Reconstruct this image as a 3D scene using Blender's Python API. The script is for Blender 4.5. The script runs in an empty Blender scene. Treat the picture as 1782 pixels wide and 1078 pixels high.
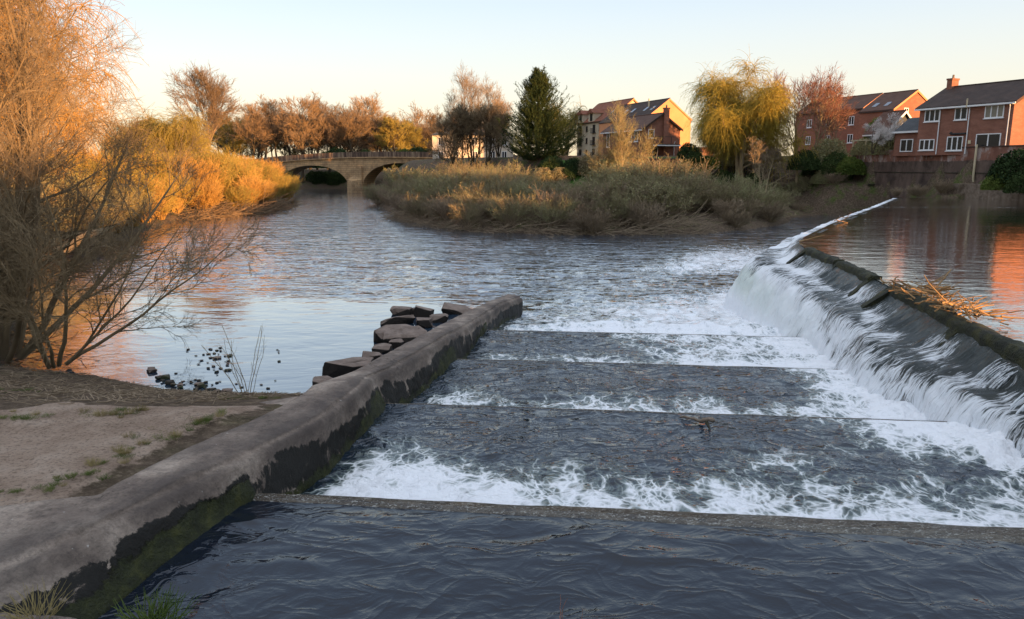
import bpy, math, random
import numpy as np
from mathutils import Vector
R = math.radians
SC = bpy.context.scene
COL = SC.collection
# ------------------------------------------------------------------ camera, world, sun, exposure
F = 1287.0; PITCH = R(10.86); HC = 5.6
cam = bpy.data.cameras.new('camera'); camo = bpy.data.objects.new('camera', cam); COL.objects.link(camo)
camo.location = (0, 0, HC); camo.rotation_euler = (math.pi / 2 - PITCH, 0, 0)
cam.sensor_width = 36; cam.lens = 36 * F / 1782; cam.clip_start = 0.1; cam.clip_end = 4000
SC.camera = camo
SUN_AZ, SUN_EL = R(130), R(3.6)
S = Vector((math.sin(SUN_AZ) * math.cos(SUN_EL), math.cos(SUN_AZ) * math.cos(SUN_EL), math.sin(SUN_EL)))
w = bpy.data.worlds.new('World'); SC.world = w; w.use_nodes = True
nt = w.node_tree; nt.nodes.clear()
wo = nt.nodes.new('ShaderNodeOutputWorld'); bg = nt.nodes.new('ShaderNodeBackground')
sk = nt.nodes.new('ShaderNodeTexSky'); sk.sky_type = 'NISHITA'; sk.sun_disc = False
sk.sun_elevation = R(7); sk.sun_rotation = SUN_AZ
sk.air_density = 1.0; sk.dust_density = 0.6; sk.ozone_density = 1.6; sk.altitude = 50
# thin high haze paling the clear evening sky: warm cream at the horizon, pale blue above
tc = nt.nodes.new('ShaderNodeTexCoord'); sxyz = nt.nodes.new('ShaderNodeSeparateXYZ'); nt.links.new(tc.outputs['Generated'], sxyz.inputs[0])
rp = nt.nodes.new('ShaderNodeValToRGB'); nt.links.new(sxyz.outputs[2], rp.inputs[0]); rp.color_ramp.interpolation = 'B_SPLINE'
for e_, (p_, c_) in zip([rp.color_ramp.elements[0], rp.color_ramp.elements[1]] + [rp.color_ramp.elements.new(x_) for x_ in (.09, .2, .42)],
                        [(0.0, (.73, .56, .38)), (1.0, (.25, .34, .54)), (.08, (.71, .63, .50)), (.20, (.57, .65, .71)), (.55, (.30, .41, .64))]):
    e_.position = p_; e_.color = (*c_, 1)
sc_ = nt.nodes.new('ShaderNodeVectorMath'); sc_.operation = 'SCALE'; nt.links.new(rp.outputs[0], sc_.inputs[0]); sc_.inputs['Scale'].default_value = 3.3
mxw = nt.nodes.new('ShaderNodeMix'); mxw.data_type = 'RGBA'; mxw.inputs[0].default_value = .85
nt.links.new(sk.outputs[0], mxw.inputs[6]); nt.links.new(sc_.outputs[0], mxw.inputs[7])
nt.links.new(mxw.outputs[2], bg.inputs[0]); bg.inputs[1].default_value = 0.15
nt.links.new(bg.outputs[0], wo.inputs[0])
sl = bpy.data.lights.new('sun', 'SUN'); sl.energy = 5.0; sl.angle = R(0.6); sl.color = (1.0, 0.52, 0.20)
so = bpy.data.objects.new('sun', sl); COL.objects.link(so)
so.rotation_euler = (-S).to_track_quat('-Z', 'Y').to_euler(); so.location = S * 300
SC.view_settings.view_transform = 'Standard'; SC.view_settings.look = 'None'
SC.view_settings.gamma = 1; SC.view_settings.use_curve_mapping = False
SC.view_settings.exposure = 1.55
SC.cycles.max_bounces = 6; SC.cycles.transparent_max_bounces = 8
SC.cycles.caustics_reflective = False; SC.cycles.caustics_refractive = False

# ------------------------------------------------------------------ helpers
rng = np.random.default_rng(7)

def at(px, py, z=None, Y=None):
    x = (px - 891) / F; yv = (539 - py) / F
    d = (x, math.cos(PITCH) + yv * math.sin(PITCH), -math.sin(PITCH) + yv * math.cos(PITCH))
    t = (z - HC) / d[2] if z is not None else Y / d[1]
    return np.array((d[0] * t, d[1] * t, HC + d[2] * t))

def sstep(a, b, x):
    t = np.clip((x - a) / (b - a), 0, 1); return t * t * (3 - 2 * t)

def _h(ix, iy, seed):
    n = (ix.astype(np.int64) * 374761393 + iy.astype(np.int64) * 668265263 + seed * 982451653) & 0x7fffffff
    n = ((n ^ (n >> 13)) * 1274126177) & 0x7fffffff
    return ((n ^ (n >> 16)) & 0xffff) / 65535.0

def vnoise(x, y, seed=0):
    x = np.asarray(x, float); y = np.asarray(y, float)
    ix = np.floor(x); iy = np.floor(y); fx = x - ix; fy = y - iy
    fx = fx * fx * (3 - 2 * fx); fy = fy * fy * (3 - 2 * fy)
    a = _h(ix, iy, seed); b = _h(ix + 1, iy, seed); c = _h(ix, iy + 1, seed); d = _h(ix + 1, iy + 1, seed)
    return (a * (1 - fx) + b * fx) * (1 - fy) + (c * (1 - fx) + d * fx) * fy

def fbm(x, y, oct=4, seed=0):
    s = 0; a = .5; t = 0
    for i in range(oct):
        s = s + a * vnoise(x, y, seed + i * 17); t += a; a *= .5; x = np.asarray(x) * 2.03 + 7.1; y = np.asarray(y) * 2.03 + 3.7
    return s / t

def link(o, parent=None):
    COL.objects.link(o)
    if parent is not None: o.parent = parent
    return o

def mesh_np(name, V, Fq, mat, parent=None, smooth=True, attrs=None, uv=None):
    """V (n,3), Fq (m,k) constant size faces or list of arrays"""
    if not isinstance(Fq, list): Fq = [Fq]
    Fq = [np.asarray(f) for f in Fq if len(f)]
    me = bpy.data.meshes.new(name)
    me.vertices.add(len(V)); me.vertices.foreach_set('co', np.asarray(V, np.float32).ravel())
    nl = sum(f.size for f in Fq); npoly = sum(len(f) for f in Fq)
    me.loops.add(nl); me.polygons.add(npoly)
    me.loops.foreach_set('vertex_index', np.concatenate([f.ravel() for f in Fq]).astype(np.int32))
    tot = np.concatenate([np.full(len(f), f.shape[1]) for f in Fq]).astype(np.int32)
    st = np.concatenate([[0], np.cumsum(tot)[:-1]]).astype(np.int32)
    me.polygons.foreach_set('loop_start', st); me.polygons.foreach_set('loop_total', tot)
    me.polygons.foreach_set('use_smooth', np.full(npoly, smooth))
    me.update(calc_edges=True); me.validate()
    for k, v in (attrs or {}).items():
        a = me.attributes.new(k, 'FLOAT', 'POINT'); a.data.foreach_set('value', np.asarray(v, np.float32).ravel())
    if uv is not None:
        a = me.attributes.new('flow', 'FLOAT_VECTOR', 'POINT'); a.data.foreach_set('vector', np.asarray(uv, np.float32).ravel())
    if mat is not None: me.materials.append(mat)
    return link(bpy.data.objects.new(name, me), parent)

def grid_faces(n, m):
    i = np.arange(n * m).reshape(n, m)
    return np.stack([i[:-1, :-1], i[:-1, 1:], i[1:, 1:], i[1:, :-1]], -1).reshape(-1, 4)

def tag(o, label=None, cat=None, group=None, kind=None):
    if label: o['label'] = label
    if cat: o['category'] = cat
    if group: o['group'] = group
    if kind: o['kind'] = kind
    return o

def empty(name, loc, rz=0, label=None, cat=None, group=None):
    o = bpy.data.objects.new(name, None); COL.objects.link(o); o.location = loc; o.rotation_euler = (0, 0, rz)
    o.empty_display_size = .2
    return tag(o, label, cat, group)

def dup(root, loc, rz=0, sc=1.0, label=None, group=None):
    c = root.copy(); COL.objects.link(c)
    c.location = loc; c.rotation_euler = (0, 0, rz); c.scale = (sc, sc, sc) if np.isscalar(sc) else sc
    if label: c['label'] = label
    if group: c['group'] = group
    for ch in list(root.children):
        k = ch.copy(); COL.objects.link(k); k.parent = c
        for g in list(ch.children):
            d = g.copy(); COL.objects.link(d); d.parent = k
    return c

class MB:
    def __init__(s): s.V = []; s.F3 = []; s.F4 = []; s.n = 0
    def add(s, V, Fq):
        V = np.asarray(V, float); Fq = np.asarray(Fq)
        (s.F4 if Fq.shape[1] == 4 else s.F3).append(Fq + s.n); s.V.append(V); s.n += len(V); return s
    def box(s, a, b):
        x0, y0, z0 = a; x1, y1, z1 = b
        V = [(x0,y0,z0),(x1,y0,z0),(x1,y1,z0),(x0,y1,z0),(x0,y0,z1),(x1,y0,z1),(x1,y1,z1),(x0,y1,z1)]
        return s.add(V, [(0,3,2,1),(4,5,6,7),(0,1,5,4),(1,2,6,5),(2,3,7,6),(3,0,4,7)])
    def hexa(s, V): return s.add(V, [(0,3,2,1),(4,5,6,7),(0,1,5,4),(1,2,6,5),(2,3,7,6),(3,0,4,7)])
    def tube(s, pts, r, sides=8):
        P = np.array([pts], float); Rr = np.full((1, len(pts)), r) if np.isscalar(r) else np.array([r], float)
        V, Fq = tubes(P, Rr, sides); return s.add(V, Fq)
    def build(s, name, mat, parent=None, smooth=False):
        fs = []
        if s.F4: fs.append(np.concatenate(s.F4))
        if s.F3: fs.append(np.concatenate(s.F3))
        return mesh_np(name, np.concatenate(s.V), fs, mat, parent, smooth)

def tubes(P, Rr, sides=3):
    N, K, _ = P.shape
    T = np.gradient(P, axis=1); T /= np.linalg.norm(T, axis=2, keepdims=True) + 1e-9
    ref = np.zeros((N, 1, 3)); ref[..., 0] = .31; ref[..., 1] = .87; ref[..., 2] = .38
    steep = np.abs((T * ref).sum(2)).max(1) > .93
    ref[steep] = (.9, -.3, .3)
    U = np.cross(T, ref); U /= np.linalg.norm(U, axis=2, keepdims=True) + 1e-9
    W = np.cross(T, U)
    a = np.arange(sides) * 2 * np.pi / sides
    V = P[:, :, None, :] + Rr[:, :, None, None] * (np.cos(a)[None, None, :, None] * U[:, :, None, :] + np.sin(a)[None, None, :, None] * W[:, :, None, :])
    i = np.arange(N * K * sides).reshape(N, K, sides); j = np.roll(i, -1, axis=2)
    Fq = np.stack([i[:, :-1], j[:, :-1], j[:, 1:], i[:, 1:]], -1).reshape(-1, 4)
    return V.reshape(-1, 3), Fq

# ------------------------------------------------------------------ materials
class NT:
    def __init__(s, name):
        s.m = bpy.data.materials.new(name); s.m.use_nodes = True; s.t = s.m.node_tree; s.t.nodes.clear()
        s.out = s.n('OutputMaterial'); s.b = s.n('BsdfPrincipled'); s.l(s.b.outputs[0], s.out.inputs[0])
    def n(s, ty, **k):
        n = s.t.nodes.new('ShaderNode' + ty)
        for a, v in k.items(): setattr(n, a, v)
        return n
    def l(s, a, b): s.t.links.new(a, b)
    def set(s, inp, v):
        if hasattr(v, 'links') or isinstance(v, bpy.types.NodeSocket): s.l(v, inp)
        else: inp.default_value = v if not (isinstance(v, tuple) and len(v) == 3 and inp.type == 'RGBA') else (*v, 1)
    def pos(s, scale=(1, 1, 1), obj=False):
        g = s.n('TexCoord').outputs['Object'] if obj else s.n('NewGeometry').outputs['Position']
        mp = s.n('Mapping'); s.l(g, mp.inputs[0]); mp.inputs['Scale'].default_value = scale; return mp.outputs[0]
    def noise(s, vec, scale, detail=4, rough=.55, dist=0):
        n = s.n('TexNoise'); s.l(vec, n.inputs['Vector']); n.inputs['Scale'].default_value = scale
        n.inputs['Detail'].default_value = detail; n.inputs['Roughness'].default_value = rough; n.inputs['Distortion'].default_value = dist
        return n.outputs['Fac']
    def math(s, op, a, b=None, c=None, clamp=False):
        n = s.n('Math', operation=op); n.use_clamp = clamp
        for i, v in enumerate((a, b, c)):
            if v is not None: s.set(n.inputs[i], v)
        return n.outputs[0]
    def ramp(s, fac, stops):
        n = s.n('ValToRGB'); s.l(fac, n.inputs[0]); cr = n.color_ramp
        while len(cr.elements) < len(stops): cr.elements.new(.5)
        for e, (p, c) in zip(cr.elements, stops):
            e.position = p; e.color = (*c, 1) if isinstance(c, tuple) else (c, c, c, 1)
        return n.outputs[0]
    def mix(s, fac, a, b):
        n = s.n('Mix', data_type='RGBA'); s.set(n.inputs[0], fac); s.set(n.inputs[6], a); s.set(n.inputs[7], b); return n.outputs[2]
    def attr(s, name, vec=False):
        n = s.n('Attribute', attribute_name=name); return n.outputs['Vector'] if vec else n.outputs['Fac']
    def rnd(s): return s.n('ObjectInfo').outputs['Random']
    def bump(s, h, strength=.5, dist=.05, normal=None):
        n = s.n('Bump'); s.set(n.inputs['Strength'], strength); n.inputs['Distance'].default_value = dist; s.l(h, n.inputs['Height'])
        if normal: s.l(normal, n.inputs['Normal'])
        return n.outputs[0]
    def fin(s, color, rough=.8, normal=None, spec=.3, **k):
        s.set(s.b.inputs['Base Color'], color); s.set(s.b.inputs['Roughness'], rough); s.set(s.b.inputs['Specular IOR Level'], spec)
        if normal is not None: s.l(normal, s.b.inputs['Normal'])
        for a, v in k.items(): s.set(s.b.inputs[a], v)
        return s.m

def mat_noise(name, c1, c2, scale=2, rough=.85, bump=0, c3=None, obj=False, sc=(1, 1, 1), spec=.25, bscale=None):
    t = NT(name); p = t.pos(sc, obj); n = t.noise(p, scale, 6)
    st = [(.3, c1), (.65, c2)] if c3 is None else [(.3, c1), (.5, c2), (.7, c3)]
    col = t.ramp(n, st)
    nm = t.bump(t.noise(p, bscale or scale * 6, 5), bump, .05) if bump else None
    if 'brick' in name:
        g = t.math('ADD', t.math('MULTIPLY', t.noise(t.pos((3, 3, 12)), 1.4, 5, .75), .6), t.math('MULTIPLY', t.noise(t.pos((.5, .5, .3)), 1.0, 4), .4))
        col = t.mix(t.ramp(g, [(.4, 0.0), (.62, .55)]), col, tuple(v * .55 for v in c1))
    return t.fin(col, rough, nm, spec)

def mat_veg(name, c1, c2, c3=None, var=.25, trans=0.0):
    t = NT(name); r = t.rnd(); n = t.noise(t.pos((1, 1, 1)), .9, 3)
    f = t.math('ADD', t.math('MULTIPLY', n, .75), t.math('MULTIPLY', r, .25))
    col = t.ramp(f, [(.35, c1), (.62, c2)] if c3 is None else [(.32, c1), (.5, c2), (.66, c3)])
    if trans > 0:
        b = t.fin(col, .75, None, .15)
        tr = t.n('BsdfTranslucent'); t.l(col, tr.inputs[0]); mx = t.n('MixShader'); mx.inputs[0].default_value = trans
        t.l(t.b.outputs[0], mx.inputs[1]); t.l(tr.outputs[0], mx.inputs[2]); t.l(mx.outputs[0], t.out.inputs[0])
        return t.m
    return t.fin(col, .85, None, .15)

def water_mat(name, base=(.012, .02, .026), bumps=((1.2, .5, .06), (6, .5, .02)), stretch=(1, 1, 1), foamscale=2.2, wet=.045, green=(.30, .38, .33), coat=.6, ridge=False):
    t = NT(name)
    p = t.pos(stretch)
    chop = t.attr('chop')
    nm = None
    for sc_, st, ds in bumps:
        h = t.noise(p, sc_, 2, .5, 1.1)
        if ridge: h = t.math('MULTIPLY', t.math('SUBTRACT', 1.0, t.math('MULTIPLY', t.math('ABSOLUTE', t.math('SUBTRACT', h, .5)), 3.0)), t.math('SUBTRACT', 1.0, t.math('MULTIPLY', t.math('ABSOLUTE', t.math('SUBTRACT', h, .5)), 3.0)))
        nm = t.bump(h, t.math('MULTIPLY', chop, st, clamp=True), ds, nm)
    foam = t.attr('foam')
    p2 = t.pos((1, .75, 1))
    wn = t.n('TexNoise'); t.l(p2, wn.inputs['Vector']); wn.inputs['Scale'].default_value = 1.3; wn.inputs['Detail'].default_value = 3
    va = t.n('VectorMath', operation='MULTIPLY_ADD'); t.l(wn.outputs['Color'], va.inputs[0]); va.inputs[1].default_value = (.9, .9, .9); t.l(p2, va.inputs[2])
    vo = t.n('TexVoronoi', feature='DISTANCE_TO_EDGE'); t.l(va.outputs[0], vo.inputs['Vector']); vo.inputs['Scale'].default_value = foamscale
    lines = t.ramp(vo.outputs['Distance'], [(0.0, 1.0), (.05, .6), (.2, 0.0)])
    vo2 = t.n('TexVoronoi', feature='DISTANCE_TO_EDGE'); t.l(va.outputs[0], vo2.inputs['Vector']); vo2.inputs['Scale'].default_value = foamscale * 3.3
    lines2 = t.ramp(vo2.outputs['Distance'], [(0.0, 1.0), (.2, 0.0)])
    nz = t.noise(p2, 1.7, 6, .62, .6)
    v = t.math('MULTIPLY_ADD', foam, 1.0, t.math('MULTIPLY', t.math('SUBTRACT', nz, .5), 1.5))
    v = t.math('ADD', v, t.math('MULTIPLY', lines, .34))
    v = t.math('ADD', v, t.math('MULTIPLY', lines2, .24))
    gate = t.math('MULTIPLY', foam, 5, clamp=True)
    mask = t.math('MULTIPLY', t.ramp(v, [(.60, 0.0), (.80, .55), (1.0, 1.0)]), gate)
    aer = t.math('MULTIPLY', t.ramp(v, [(.35, 0.0), (.8, 1.0)]), gate)
    col = t.mix(t.math('MULTIPLY', aer, .5), base, green)
    col = t.mix(mask, col, (.90, .92, .95))
    fb = t.noise(p2, 14, 5, .7)
    nm = t.bump(fb, t.math('MULTIPLY', mask, .8), .06, nm)
    rough = t.math('MULTIPLY_ADD', mask, .6, wet)
    t.b.inputs['IOR'].default_value = 1.42; t.b.inputs['Coat Weight'].default_value = coat; t.b.inputs['Coat Roughness'].default_value = .05; t.b.inputs['Coat IOR'].default_value = 1.4 if ridge else 1.6
    if coat: t.l(nm, t.b.inputs['Coat Normal'])
    return t.fin(col, rough, nm, .5 if ridge else .9)

M = {}
M['river'] = water_mat('river water', bumps=((.6, .9, .30), (1.9, .9, .13), (6, .5, .02)), stretch=(.5, 1, 1), base=(.022, .048, .082), coat=1.0)
M['channel'] = water_mat('channel water', bumps=((1.0, .6, .10), (3.6, .6, .036), (13, .45, .008)), stretch=(.7, 1, 1), foamscale=2.6, base=(.010, .020, .034), wet=.02, ridge=True, coat=.15)
M['deep'] = water_mat('deep channel water', bumps=((.8, .5, .10), (3.0, .5, .030), (14, .35, .006)), stretch=(.7, 1, 1), base=(.004, .008, .016), wet=.02, ridge=True, coat=0.0)
M['pool'] = water_mat('pool water', base=(.02, .018, .014), bumps=((1.2, .5, .03), (5, .6, .010), (14, .4, .004)), stretch=(.5, 1, 1), wet=.03, coat=.9)
M['twig'] = mat_veg('twig bark', (.15, .11, .065), (.26, .195, .115))
M['darkbark'] = mat_veg('dark bark', (.045, .035, .025), (.09, .07, .045))
M['palebark'] = mat_veg('pale bark', (.22, .17, .10), (.34, .27, .16))
M['willowtwig'] = mat_veg('willow twig', (.36, .21, .065), (.56, .33, .095), trans=.15)
M['olive'] = mat_veg('olive scrub', (.22, .175, .105), (.29, .26, .135), (.32, .32, .16), trans=.25)
M['brownscrub'] = mat_veg('brown scrub', (.20, .15, .10), (.32, .245, .165))
M['goldleaf'] = mat_veg('gold leaf', (.32, .25, .05), (.52, .40, .07), trans=.3)
M['goldgreen'] = mat_veg('gold green leaf', (.26, .21, .055), (.40, .31, .08), trans=.3)
M['springleaf'] = mat_veg('spring leaf', (.08, .12, .025), (.17, .21, .05), trans=.3)
M['darkleaf'] = mat_veg('dark leaf', (.018, .035, .012), (.05, .075, .022))
M['conifer'] = mat_veg('conifer needles', (.010, .022, .010), (.026, .044, .014), (.055, .068, .018))
M['redbud'] = mat_veg('red bud twig', (.26, .12, .08), (.40, .2, .14), trans=.15)
M['autumn'] = mat_veg('budding crown', (.17, .12, .075), (.30, .20, .115))
M['blossom'] = mat_veg('blossom', (.6, .55, .52), (.8, .78, .76))
M['grassblade'] = mat_veg('grass blade', (.06, .10, .02), (.14, .17, .045))
M['lawn'] = mat_noise('lawn', (.03, .075, .012), (.06, .13, .02), 1.5)
M['drygrass'] = mat_veg('dry grass', (.19, .15, .06), (.32, .26, .12))
M['stone'] = mat_noise('river stone', (.10, .075, .055), (.20, .15, .11), 3, .8, .6, c3=(.27, .21, .16))
M['wetstone'] = mat_noise('wet dark stone', (.012, .010, .008), (.035, .03, .02), 3, .45, .8, c3=(.05, .06, .02))
M['brick'] = mat_noise('red brick', (.235, .105, .072), (.31, .145, .10), 1.2, .9, .3, bscale=20, sc=(1, 1, 3))
M['brick2'] = mat_noise('brown brick', (.24, .10, .065), (.33, .14, .09), 1.2, .9, .3, bscale=20, sc=(1, 1, 3))
M['render'] = mat_noise('cream render', (.42, .35, .25), (.52, .44, .32), .6, .9, .1)
M['ochre'] = mat_noise('ochre render', (.52, .23, .11), (.62, .29, .14), .5, .9, .1)
M['whitewall'] = mat_noise('pale wall', (.55, .47, .37), (.66, .57, .46), .6, .9)
M['white'] = mat_noise('white upvc', (.68, .68, .68), (.78, .78, .78), 2, .45, spec=.5)
M['timber'] = mat_noise('dark timber', (.05, .035, .025), (.09, .06, .04), 4, .8)
M['metal'] = mat_noise('dark metal', (.02, .02, .02), (.04, .04, .04), 4, .5)
M['postwood'] = mat_noise('pale post', (.45, .38, .24), (.6, .5, .34), 1.2, .8)
t = NT('window glass'); M['glass'] = t.fin((.02, .022, .025), .15, None, .2)
t = NT('curtain glass'); M['curtain'] = t.fin((.20, .18, .14), .25, None, .3)
def tiles(name, c1, c2):
    t = NT(name); p = t.pos((1, 1, 1), True); n = t.noise(p, 1.1, 5)
    wv = t.n('TexWave', wave_type='BANDS', bands_direction='Z'); t.l(p, wv.inputs[0]); wv.inputs['Scale'].default_value = 2.2; wv.inputs['Distortion'].default_value = .4
    n2 = t.noise(t.pos((3, 3, 8), True), 2.5, 3)
    f = t.math('ADD', t.math('MULTIPLY', n, .6), t.math('MULTIPLY', n2, .4))
    col = t.ramp(f, [(.35, c1), (.65, c2)])
    return t.fin(col, .8, t.bump(wv.outputs['Fac'], .6, .06), .25)
M['tile_dark'] = tiles('dark roof tile', (.035, .024, .02), (.075, .05, .04))
M['tile_brown'] = tiles('brown roof tile', (.085, .045, .032), (.13, .07, .048))
M['tile_red'] = tiles('red roof tile', (.17, .06, .035), (.26, .10, .055))
M['slate'] = tiles('slate tile', (.05, .055, .06), (.09, .10, .11))

def earth_mat():
    t = NT('bank earth'); p = t.pos()
    n = t.noise(p, .35, 5); n2 = t.noise(p, 5, 7, .7); n3 = t.noise(t.pos((2.2, 5, 3)), 7, 4, .6, 1.2)
    c = t.ramp(n2, [(.3, (.045, .032, .022)), (.5, (.10, .072, .05)), (.68, (.19, .145, .10))])
    g = t.ramp(n2, [(.3, (.035, .05, .012)), (.65, (.10, .12, .035))])
    gm = t.ramp(t.noise(p, .9, 5, .6), [(.50, 0.0), (.62, 1.0)])
    c = t.mix(t.math('MULTIPLY', gm, t.attr('green')), c, g)
    litter = t.ramp(n3, [(.56, 0.0), (.63, 1.0)])
    c = t.mix(t.math('MULTIPLY', litter, .5), c, (.24, .185, .13))
    sand = t.ramp(t.noise(p, 2.2, 8, .65), [(.3, (.24, .17, .125)), (.5, (.33, .245, .185)), (.7, (.42, .33, .26))])
    speck = t.ramp(t.noise(p, 26, 4, .7), [(.36, .55), (.5, 1.0)])
    sandc = t.n('Mix', data_type='RGBA', blend_type='MULTIPLY'); sandc.inputs[0].default_value = 1
    t.l(sand, sandc.inputs[6]); t.l(speck, sandc.inputs[7])
    sm = t.math('ADD', t.attr('sand'), t.math('MULTIPLY', t.math('SUBTRACT', n2, .5), 1.2))
    c = t.mix(t.ramp(sm, [(.4, 0.0), (.6, 1.0)]), c, sandc.outputs[2])
    bm = t.bump(t.math('ADD', t.noise(p, 9, 8, .7), t.math('MULTIPLY', n3, .6)), .9, .06)
    return t.fin(c, .95, bm, .12)
M['earth'] = earth_mat()

def concrete_wall_mat():
    t = NT('weathered concrete'); p = t.pos()
    n = t.noise(p, 1.1, 7, .6); n2 = t.noise(p, 9, 6, .7)
    c = t.ramp(n, [(.36, (.13, .102, .085)), (.5, (.215, .170, .138)), (.62, (.33, .27, .22))])
    sp = t.ramp(t.math('ADD', t.math('MULTIPLY', n2, .55), t.math('MULTIPLY', t.noise(p, 38, 4, .7), .45)), [(.38, .55), (.5, .95), (.6, 1.2)]); mu = t.n('Mix', data_type='RGBA', blend_type='MULTIPLY'); mu.inputs[0].default_value = 1
    t.l(c, mu.inputs[6]); t.l(sp, mu.inputs[7]); c = mu.outputs[2]
    c = t.mix(t.ramp(t.noise(t.pos((.5, .25, 1)), 1.6, 5, .6, .4), [(.5, 0.0), (.62, .55)]), c, (.085, .07, .062))
    # pale bird droppings and lichen flecks
    c = t.mix(t.ramp(t.noise(p, 16, 2, .5), [(.73, 0.0), (.77, .8)]), c, (.5, .48, .45))
    cn = t.math('ABSOLUTE', t.math('SUBTRACT', t.noise(t.pos((.8, .5, .8)), .9, 7, .6, .3), .5))
    cr = t.math('MULTIPLY', t.ramp(cn, [(0.0, 1.0), (.004, 0.0)]), t.ramp(t.noise(p, .8, 2), [(.52, 0.0), (.6, 1.0)]))
    c = t.mix(t.math('MULTIPLY', cr, .8), c, (.03, .022, .018))
    gr_ = t.math('MULTIPLY', t.attr('grime'), t.ramp(t.noise(t.pos((1, .6, 1)), 1.6, 6, .6, .5), [(.36, .25), (.58, 1.0)]))
    c = t.mix(gr_, c, (.062, .050, .045))
    st = t.attr('stain'); ms = t.attr('moss')
    nb = t.noise(t.pos((1, 1, .55)), 3.2, 8, .68, .3)
    blk = t.ramp(t.math('ADD', t.math('MULTIPLY', st, .55), t.math('MULTIPLY', t.math('SUBTRACT', t.noise(t.pos((1, 1, .6)), 3.0, 9, .72, .5), .2), 1.9)), [(.90, 0.0), (.96, .9), (1.0, 1.0)])
    c = t.mix(blk, c, (.008, .007, .005))
    nm_ = t.noise(p, 4.5, 7, .7)
    mc = t.ramp(nm_, [(.3, (.010, .012, .004)), (.5, (.025, .030, .008)), (.68, (.06, .062, .014))])
    mk = t.ramp(t.math('ADD', t.math('MULTIPLY', ms, .6), t.math('MULTIPLY', t.math('SUBTRACT', t.noise(p, 2.8, 8, .7), .2), 1.6)), [(.82, 0.0), (.96, 1.0)])
    c = t.mix(mk, c, mc)
    nz = t.math('ADD', t.noise(p, 7, 8, .7), t.math('MULTIPLY', mk, t.noise(p, 30, 4, .7)))
    nz = t.math('SUBTRACT', nz, t.math('MULTIPLY', cr, .5))
    rough = t.math('MULTIPLY_ADD', blk, -.3, .85)
    return t.fin(c, rough, t.bump(nz, .75, .05), .25)
M['wall'] = concrete_wall_mat()

def fall_mat():
    t = NT('falling water'); fl = t.attr('flow', True)
    mp = t.n('Mapping'); t.l(fl, mp.inputs[0]); mp.inputs['Scale'].default_value = (7, 1.1, 1)
    s1 = t.noise(mp.outputs[0], 1.0, 6, .7, .35)
    mp2 = t.n('Mapping'); t.l(fl, mp2.inputs[0]); mp2.inputs['Scale'].default_value = (26, 3.0, 1)
    s2 = t.noise(mp2.outputs[0], 1.0, 4, .7, .2)
    wh = t.attr('white')
    v = t.math('ADD', t.math('MULTIPLY', wh, 1.15), t.math('MULTIPLY', t.math('SUBTRACT', s1, .5), 1.5))
    v = t.math('ADD', v, t.math('MULTIPLY', t.math('SUBTRACT', s2, .5), 1.9))
    mask = t.ramp(v, [(.36, 0.0), (.52, .42), (.68, .8), (.95, 1.0)])
    dark = t.mix(t.noise(mp.outputs[0], .5, 3), (.008, .010, .009), (.04, .05, .045))
    gr = t.attr('green')
    wc = t.mix(t.math('MULTIPLY', gr, .55), (.88, .91, .94), (.56, .66, .54))
    col = t.mix(mask, dark, wc)
    nm = t.bump(t.math('ADD', s1, t.math('MULTIPLY', s2, .5)), .9, .05)
    nm = t.bump(t.noise(t.pos(), 18, 5, .75), t.math('MULTIPLY', mask, .7), .05, nm)
    t.b.inputs['IOR'].default_value = 1.33
    return t.fin(col, t.math('MULTIPLY_ADD', mask, .5, .08), nm, .5)
M['fall'] = fall_mat()

def bridge_mat():
    t = NT('bridge sandstone'); p = t.pos((1, 1, 1), True)
    br = t.n('TexBrick'); rot = t.n('Mapping'); t.l(p, rot.inputs[0]); rot.inputs['Rotation'].default_value = (R(90), 0, 0)
    t.l(rot.outputs[0], br.inputs['Vector']); br.inputs['Scale'].default_value = 1.0
    br.inputs['Brick Width'].default_value = 1.1; br.inputs['Row Height'].default_value = .45; br.inputs['Mortar Size'].default_value = .02
    br.inputs['Color1'].default_value = (.58, .36, .18, 1); br.inputs['Color2'].default_value = (.46, .30, .16, 1); br.inputs['Mortar'].default_value = (.16, .11, .07, 1)
    n = t.noise(p, .5, 6, .65)
    c = t.mix(t.ramp(n, [(.45, 0.0), (.65, .65)]), br.outputs['Color'], (.15, .095, .06))
    return t.fin(c, .9, t.bump(t.noise(p, 3, 5), .5, .08), .2)
M['bridge'] = bridge_mat()
def parapet_mat():
    t = NT('stained parapet'); n = t.noise(t.pos((1.6, 1.6, .12), True), 1.3, 5, .7)
    c = t.ramp(n, [(.38, (.075, .05, .04)), (.5, (.17, .11, .08)), (.62, (.32, .23, .15))])
    return t.fin(c, .9, None, .2)
M['parapet'] = parapet_mat()
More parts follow.
